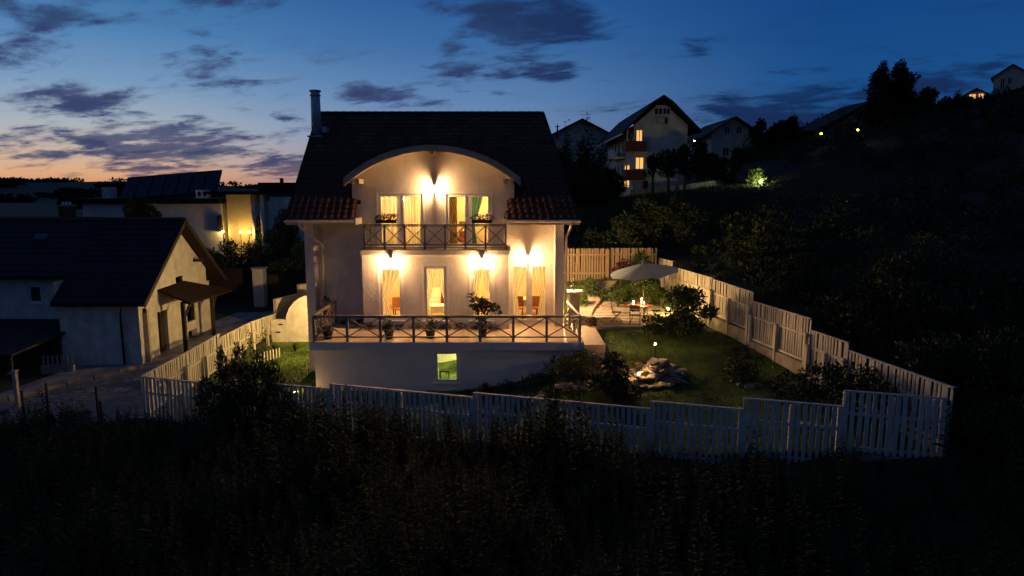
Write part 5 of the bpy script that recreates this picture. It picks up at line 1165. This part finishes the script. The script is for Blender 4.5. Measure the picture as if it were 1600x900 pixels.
# crest houses
a = at(1524, 157, 108); b = at(1556, 157, 108); c_ = at(1540, 137, 108)
g = simple_house('small house on the crest with a warm glowing gable at the far right', a.x, b.x, 108, 112, a.z - 2, a.z + .8, c_.z - .2, ((a.x + .7, a.x + 1.5, a.z + .3, a.z + 1.0), (a.x + 1.9, a.x + 2.5, a.z + .3, a.z + 1.0)), .5, cat='house', rz=-R(38), lit=((a.x + .7, a.x + 1.5, a.z + .3, a.z + 1.0), (a.x + 1.9, a.x + 2.5, a.z + .3, a.z + 1.0)))
a = at(1576, 135, 108); b = at(1622, 135, 108); c_ = at(1598, 101, 108)
simple_house('pale tall house at the right edge on the hill crest', a.x, b.x, 108, 113, a.z - 3, at(0, 118, 108).z, c_.z, ((a.x + .9, a.x + 1.4, a.z - .2, a.z + 1.4), (a.x + 1.8, a.x + 2.3, a.z + .4, a.z + 1.4)), .4, wm=mat('crest wall', (.6, .52, .44), .9), rz=-R(38))
# low wall along the apartment house and dark field bank
bwl = thing('boundary_wall', 'low pale concrete wall running along the foot of the apartment house', 'wall', (14, 66, 5))
pp = [(9.6, 65.0), (11.2, 65.2), (13.2, 65.6), (15.2, 66.0), (17.2, 66.6), (19.2, 67.3), (21.0, 68.0)]
for i, (p_, q_) in enumerate(zip(pp[:-1], pp[1:])):
    z = oz(p_[0], p_[1]); z2 = oz(q_[0], q_[1]); MB().slab([(p_[0], p_[1], z + .62), (q_[0] - .02, q_[1], z2 + .62), (q_[0] - .02, q_[1] + .2, z2 + .62), (p_[0], p_[1] + .2, z + .62)], 1.2).build('wall_panel', concrete if i else old_plaster, bwl)

def hit(px, py, y0=40, y1=110):
    for i in range(400):
        Y = y0 + (y1 - y0) * i / 400; p = at(px, py, Y)
        if p.z <= oz(p.x, Y): return p
    return at(px, py, y1)
# ================================================================== lamps on the hill
def street_lamp(px, py, Y, label, r_=.12, m=street_m, group='lamps on the hillside', pole=True):
    p = at(px, py, Y); z = oz(p.x, p.y); g = thing('street_lamp', label, 'lamp', (p.x, p.y, z), group)
    if pole:
        MB().tube([(p.x, p.y, z - .2), (p.x, p.y, p.z + .2)], .05, 6).build('pole', dark_metal, g); MB().box(p.x - .2, p.x + .2, p.y - .1, p.y + .3, p.z + .16, p.z + .24).build('lamp_hood', dark_metal, g)
    ball(MB(), (p.x, p.y, p.z), (r_, r_, r_)).build('globe', m, g, True)
street_lamp(1340, 203, 80, 'bright yellow street lamp on the dark slope below the tall pine', .11, emis('street lamp bright', (1, .62, .012), 90))
street_lamp(1283, 209, 85, 'smaller yellow lamp beside the long house on the slope', .12, emis('street lamp low', (1, .6, .012), 40))
street_lamp(947, 267, 62, 'yellow lamp among the conifers left of the apartment house', .1, emis('conifer lamp', (1, .6, .2), 160))
street_lamp(1085, 220, 88, 'tiny warm lamp between the two white houses', .07, emis('tiny lamp', (1, .7, .4), 90))
street_lamp(1170, 263, 74, 'thin lamp post beside the lit green shrubs', .05, emis('post lamp', (.9, 1, .6), 200))
gl = emis('garden uplight', (.85, 1, .35), 3200)
for px, py in ((1178, 286), (1190, 284)):
    p = hit(px, py + 1.5) + Vector((0, -1.6, 0)); g = thing('uplight', 'small spotlight at the foot of the lit green shrubs', 'lamp', (p.x, p.y, p.z), 'spotlights under the lit shrubs'); ball(MB(), (p.x, p.y, oz(p.x, p.y) + .3), (.05, .05, .05)).build('bulb', gl, g); MB().tube([(p.x, p.y, oz(p.x, p.y) - .1), (p.x, p.y, oz(p.x, p.y) + .25)], .03, 5).build('spike', dark_metal, g)

# ================================================================== trees
def tree_px(px, top, Y, wpx, label, kind='round', base=None, group=None, seed=0, m=None, n=2600, size=None, th=.22, name='tree', cat='tree', lump=.34, nb=16):
    t = at(px, top, Y); x = t.x; z = oz(x, Y) if base is None else at(px, base, Y).z; h = t.z - z; w_ = wpx / 1066.67 * Y; size = size or max(.14, Y * .0045)
    m = m or (far_leaf if Y > 50 else leaf_d)
    if kind == 'cone':
        r_ = random.Random(seed); bl = []
        for i in range(16):
            q_ = i / 15; rad = w_ / 2 * (1 - q_) ** .8; 
            for k in range(max(1, int(5 * (1 - q_)) + 1)):
                a = r_.uniform(0, 6.28); bl.append((math.cos(a) * rad * .6, math.sin(a) * rad * .6, h * (.1 + .88 * q_), rad * .5 + .12, rad * .5 + .12, h * .06))
        return plant(name, x, Y, z, w_, h, n, size, m, label, cat, group, seed, blobs=bl, crown='crown', trunk_h=h * .1, part_stem='trunk', up=.1, asp=.3)
    return plant(name, x, Y, z, w_, h, n, size, m, label, cat, group, seed, nb=nb, lump=lump, crown='crown', trunk_h=h * th, part_stem='trunk', z0=0)
T = tree_px
G1 = 'conifers left of the apartment house'
T(918, 183, 62, 46, 'tall dark conifer with the highest tip left of the apartment house', 'cone', seed=201, n=4200, group=G1)
T(886, 190, 60, 34, 'slim conifer nearest the main roof at the right', 'cone', seed=202, n=3000, group=G1)
T(938, 212, 60, 50, 'broad dark conifer in front of the apartment balconies', 'cone', seed=203, n=3500, group=G1)
T(905, 205, 57, 60, 'wide dark conifer behind the main roof at the right', 'cone', seed=204, n=3600, group=G1)
T(875, 225, 55, 40, 'low dark tree touching the right edge of the main roof', seed=205, group=G1)
T(955, 262, 58, 44, 'dark bushy tree beneath the lit side door of the apartments', seed=206, group=G1, th=.1)
T(930, 258, 52, 70, 'wide dark bush below the conifers', seed=207, group=G1, th=.05, n=3400)
T(1046, 233, 64, 40, 'fruit tree with open forked trunk before the white gable', seed=210, n=1500, th=.38, group='fruit trees before the apartment house')
T(1021, 238, 64, 26, 'smaller fruit tree left of the forked one', seed=211, n=900, th=.4, group='fruit trees before the apartment house')
T(1072, 225, 66, 34, 'taller fruit tree at the right corner of the white gable', seed=212, n=1700, th=.3, group='fruit trees before the apartment house')
T(1092, 205, 70, 30, 'dark tree standing between the two white houses', seed=213, n=2000)
T(1105, 236, 68, 44, 'round dark tree below the gabled house', seed=214, n=2200)
T(1132, 244, 68, 50, 'low round tree left of the lit shrubs', seed=215, n=2200, th=.1, m=leaf_d)
T(1160, 228, 78, 34, 'dark tree right of the gabled house', seed=216, n=1500)
for k, (px, top, wp) in enumerate(((1186, 182, 26), (1208, 190, 24), (1224, 184, 24), (1240, 179, 24), (1258, 205, 26), (1196, 205, 40), (1232, 206, 44), (1270, 214, 30))):
    T(px, top, 88 + k % 3, wp, ('leftmost slender tree', 'second tree from the left', 'middle tree', 'tallest tree', 'rightmost bushy tree', 'low left filler tree', 'broad low filler tree', 'last low tree before the street lamps')[k] + ' of the skyline grove right of the gabled house', seed=220 + k, n=1500, group='skyline grove trees', th=.25, lump=.3, nb=18)
for k, (px, top, wp, b_) in enumerate(((1175, 264, 15, 290), (1189, 260, 10, 288), (1198, 275, 14, 289))):
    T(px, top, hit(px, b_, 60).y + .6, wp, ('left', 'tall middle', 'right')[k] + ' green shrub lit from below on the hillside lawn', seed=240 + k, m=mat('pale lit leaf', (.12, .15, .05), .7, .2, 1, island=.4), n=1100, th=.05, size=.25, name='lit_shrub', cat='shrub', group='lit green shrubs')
p = at(1395, 93, 85)
bl = []; h = p.z - oz(p.x, 85); r_ = random.Random(4)
for i in range(46):
    q_ = i / 45; side = -1 if i % 2 else 1; rad = 3.1 * (1 - q_ ** 3) ; bl.append((side * (1.05 + .35 * (1 - q_)) + r_.uniform(-.6, .6) * rad * .5, r_.uniform(-1, 1) * rad * .6, h * (.18 + .78 * q_) - (.35 if side < 0 else 0), rad * .36 + .3, rad * .4 + .3, h * .05))
plant('pine_tree', p.x, 85, oz(p.x, 85), 6, h, 17000, .34, far_leaf, 'tall dark pine with twin rounded tips standing above the slope', 'tree', seed=250, blobs=bl, crown='crown', trunk_h=h * .12, part_stem='trunk')
for k, (px, top, wp, nm) in enumerate(((1452, 137, 36, 'dark tree right of the tall pine'), (1480, 152, 34, 'low dark tree on the crest two right of the pine'), (1497, 144, 14, 'narrow pointed tree on the crest'), (1512, 152, 20, 'low tree on the crest near the glowing gable'), (1428, 150, 36, 'dark tree touching the tall pine on its right'), (1360, 176, 40, 'dark tree in front of the long house below the pine'), (1340, 205, 36, 'low tree around the bright street lamp'), (1570, 146, 30, 'tree in front of the pale crest house'), (1594, 141, 26, 'tree at the right edge of the crest'), (1540, 156, 34, 'low bushy tree below the glowing gable'))):
    T(px, top, 92 + k, wp, nm, seed=260 + k, n=1900, th=.15, kind='cone' if k == 2 else 'round')
# left side trees
GL = 'dark trees between the villa and the main house'
for k, (px, top, Y, wp, nm) in enumerate(((352, 368, 48, 70, 'bush catching the villa lamp light'), (322, 380, 46, 50, 'dark bush right of the old house gable'), (398, 372, 47, 70, 'dark bush below the villa entrance lamps'), (430, 352, 50, 60, 'dark tree before the low white building'), (452, 330, 50, 50, 'taller dark tree touching the main roof on its left'), (470, 372, 46, 60, 'dark tree beside the left corner of the main house'), (405, 325, 60, 26, 'slim dark tree right of the villa entrance'), (440, 318, 66, 30, 'slim tree in front of the far white building'), (380, 395, 45, 90, 'wide dark hedge bush behind the yard fence'), (445, 400, 44.5, 90, 'wide dark bush behind the gate'))):
    T(px, top, Y, wp, nm, seed=280 + k, n=2600, th=.06, group=GL, m=leaf_d, size=.2)
p = at(421, 412, 44); plant('bush', p.x, 44, -.6, 1.6, p.z + .6, 700, .16, leaf, 'rounded bush lit behind the gate pillar', 'bush', seed=299)
for k, (px, wp) in enumerate(((205, 40), (222, 30), (240, 24))):
    p = at(px, 306, 52); plant('bush', p.x, 52, -1.5, wp / 1066 * 52, at(px, 306, 52).z + 1.5, 3200, .2, leaf, 'bush top showing over the ridge of the old house', 'bush', 'bush tops over the old roof', seed=300 + k)

# ================================================================== scrub on the slopes (one mass) and hedges beyond the fence
def scrub(name, items, label, m, seed):
    """items: (x, y, w, h, n, size)"""
    Vs, Fs, o = [], [], 0
    for k, (x, y, w_, h, n, sz) in enumerate(items):
        V, F = leaves(n, crown_blobs(w_, h, 6, seed + k, 0, .5), sz, seed + k, .45, .3); V = V + np.array([x, y, oz(x, y) - .1]); Vs.append(V); Fs.append(F + o); o += len(V)
    return link(name, np_mesh(name, np.concatenate(Vs), np.concatenate(Fs), m), None, (0, 0, 0), kind='stuff', label=label, cat='scrub')
random.seed(31); items = []
while len(items) < 700:
    Y = 12 + 110 * random.random() ** 1.4; u = random.uniform(.3, 1.15) ** 1.0; x = u * Y
    if x < 10.9 + .0 * Y and Y < 36: continue
    if Y < 30 and x < rx(min(Y, 35)) + 1.6: continue
    py = at(0, 0, Y)
    field = 46 < Y < 70 and x < 34 + random.uniform(-3, 3)
    if field: continue
    if 58 < Y < 100 and x < 30 and u < .42: continue
    s = random.uniform(.7, 1.5) * (1 + Y * (.016 if u < .62 else .006)); items.append((x, Y, s * 1.5, s * random.uniform(.6, 1.1), 260, .12 + Y * .003))
for k in range(150):
    Y = random.uniform(24, 50); x = rx(min(Y, 35)) + random.uniform(1.3, 9); s = random.uniform(.6, 1.2); items.append((x, Y, s * 1.7, s * .6, 260, .12))
for k in range(60):
    Y = random.uniform(36.5, 47); x = random.uniform(1.5, 13.5); s = random.uniform(.8, 1.6); items.append((x, Y, s * 1.7, s * .9, 320, .17))
scrub('hillside_scrub', items, 'dark wild scrub covering the slope right of the garden', leaf_d, 1000)
random.seed(77)
for k, (x, y, w_, h) in enumerate(((12.6, 22.4, 3.4, 2.2), (11.8, 19.2, 2.6, 1.5), (14.8, 25.5, 4.0, 2.4), (11.4, 27.0, 2.2, 1.8), (16.5, 20.5, 3.4, 2.0), (11.9, 15.4, 2.2, 1.7), (13.4, 17.4, 3.0, 1.9), (12.3, 32.0, 3.2, 2.2))):
    plant('wild_bush', x, y, oz(x, y) - .05, w_, h, 2600, .15, leaf_d, 'dark wild bush outside the right garden fence, ' + ('beside its middle panel', 'low one near the front corner', 'big one further up the slope', 'beside its rear half', 'beyond the front corner', 'hugging the front corner of both fences', 'filling the dark right foreground', 'beside its rear end')[k], 'bush', 'wild bushes outside the right fence', seed=330 + k)
# dry grass on the field behind
g_ = np.random.default_rng(8); n = 42000; yy = 44 + 27 * g_.random(n); u = -.02 + .75 * g_.random(n); xx = u * yy; zz = outer_z(xx, yy); hh = .22 * (.5 + g_.random(n)); a = g_.random(n) * 6.28; wd = .03
V = np.stack([np.c_[xx - np.cos(a) * wd, yy - np.sin(a) * wd, zz - .02], np.c_[xx + np.cos(a) * wd, yy + np.sin(a) * wd, zz - .02], np.c_[xx + g_.normal(size=n) * .08, yy, zz + hh]], 1).reshape(-1, 3)
link('field_grass', np_mesh('field_grass', V, np.arange(3 * n).reshape(-1, 3), mat('dry field grass', (.075, .070, .035), .9, .25, .3, island=.6)), None, (0, 0, 0), kind='stuff', label='dry grass on the sloping field', cat='grass')

# ================================================================== tall weeds in the foreground
def weed_template(seed, h=1.0, n=40):
    g = np.random.default_rng(seed); V, F = [], []
    bend = g.normal(size=2) * .07
    def c_(t): return np.array([bend[0] * t * t, bend[1] * t * t, h * t])
    for t0, t1 in ((0, .35), (.35, .7), (.7, 1.)):
        a, b = c_(t0), c_(t1); k = len(V); r0, r1 = .008 * (1.1 - t0), .008 * (1.1 - t1)
        for j in range(3): V.append(a + [r0 * math.cos(j * 2.1), r0 * math.sin(j * 2.1), 0])
        for j in range(3): V.append(b + [r1 * math.cos(j * 2.1), r1 * math.sin(j * 2.1), 0])
        for j in range(3): F.append((k + j, k + (j + 1) % 3, k + 3 + (j + 1) % 3, k + 3 + j))
    for i in range(n):
        t = .1 + .88 * (i + g.random()) / n; p = c_(t); a = i * 2.4 + g.random(); L_ = (.21 * (1 - t) + .06) * (.7 + .6 * g.random()); up = .35 + .5 * t
        d = np.array([math.cos(a), math.sin(a), up]); d /= np.linalg.norm(d); s_ = np.array([-math.sin(a), math.cos(a), 0]) * L_ * .15; k = len(V)
        V += [p, p + d * L_ * .45 + s_, p + d * L_ + [0, 0, -.25 * L_], p + d * L_ * .45 - s_]; F.append((k, k + 1, k + 2, k + 3))
    return np.array(V), np.array(F)
TM = [weed_template(s, 1, 34 + (s % 3) * 8) for s in range(8)]
g_ = np.random.default_rng(17); PW = []
while len(PW) < 4300:
    y = 7.5 + 17 * g_.random(); x = g_.uniform(-22, 19)
    if abs(x) > y * .86 + 1: continue
    lim = fy(x) - .25 if -13.1 < x < 10.75 else (20.9 + (x + 21.5) * .3 if x < -13.1 else 30)
    if y > lim: continue
    PW.append((x, y, lim))
Vs, Fs, o = [], [], 0
for k, (x, y, lim) in enumerate(PW):
    V, F = TM[k % 8]; h = g_.uniform(.75, 1.45) * (1 + .35 * (math.sin(x * .9) * math.cos(y * .7)))
    if lim - y < 1.8 and -7.5 < x < 2: h *= 1.3
    if lim - y < 1.6 and x > 2: h *= max(.45, 1 - (x - 2) * .09)
    elif lim - y < 1.6 and x < -8.5: h *= .7
    if g_.random() < .12: h *= 1.35
    s_ = h * .75 + .35; a = g_.random() * 6.28; c_, q_ = math.cos(a), math.sin(a)
    W_ = np.c_[(V[:, 0] * c_ - V[:, 1] * q_) * s_, (V[:, 0] * q_ + V[:, 1] * c_) * s_, V[:, 2] * h]
    W_ = W_ + np.array([x, y, oz(x, y) - .03]) + np.outer(V[:, 2], g_.normal(size=2).tolist() + [0]) * .08 * h
    Vs.append(W_); Fs.append(F + o); o += len(V)
link('tall_weeds', np_mesh('tall_weeds', np.concatenate(Vs), np.concatenate(Fs), weed_m), None, (0, 0, 0), kind='stuff', label='mass of tall dark weeds filling the foreground', cat='weeds')
items = []
for k in range(260):
    y = g_.uniform(8, 22); x = g_.uniform(-20, 18)
    if abs(x) > y * .86 + 1: continue
    lim = fy(x) - .6 if -13.4 < x < 11.2 else (20.4 + (x + 21.5) * .3 if x < -13 else 30)
    if y > lim: continue
    items.append((float(x), float(y), float(g_.uniform(.8, 1.6)), float(g_.uniform(.3, .75)), 260, .10))
scrub('undergrowth', items, 'low dark undergrowth between the tall weeds', weed_m, 3000)

# far hedges and copses on the plain and the horizon
def far_wood():
    Vs, Fs, o = [], [], 0; g_ = np.random.default_rng(5)
    for k in range(70):
        az_ = g_.uniform(-.72, -.2); D = g_.uniform(500, 1650) if k < 50 else g_.uniform(1560, 1700); x, y = math.sin(az_) * D, math.cos(az_) * D; w_ = g_.uniform(12, 60) * D / 1000; h = g_.uniform(4, 8)
        V, F = leaves(260, [(j, g_.normal() * 3, h * .45, w_ * .16, 4, h * .5 * g_.uniform(.5, 1)) for j in np.linspace(-w_ / 2, w_ / 2, 6)], 5.0, 50 + k, .8); V = V + np.array([x, y, oz(x, y)]); Vs.append(V); Fs.append(F + o); o += len(V)
    link('far_wood', np_mesh('far_wood', np.concatenate(Vs), np.concatenate(Fs), far_leaf), None, (0, 0, 0), kind='stuff', label='far hedges and copses on the plain below the sunset', cat='wood')
far_wood()
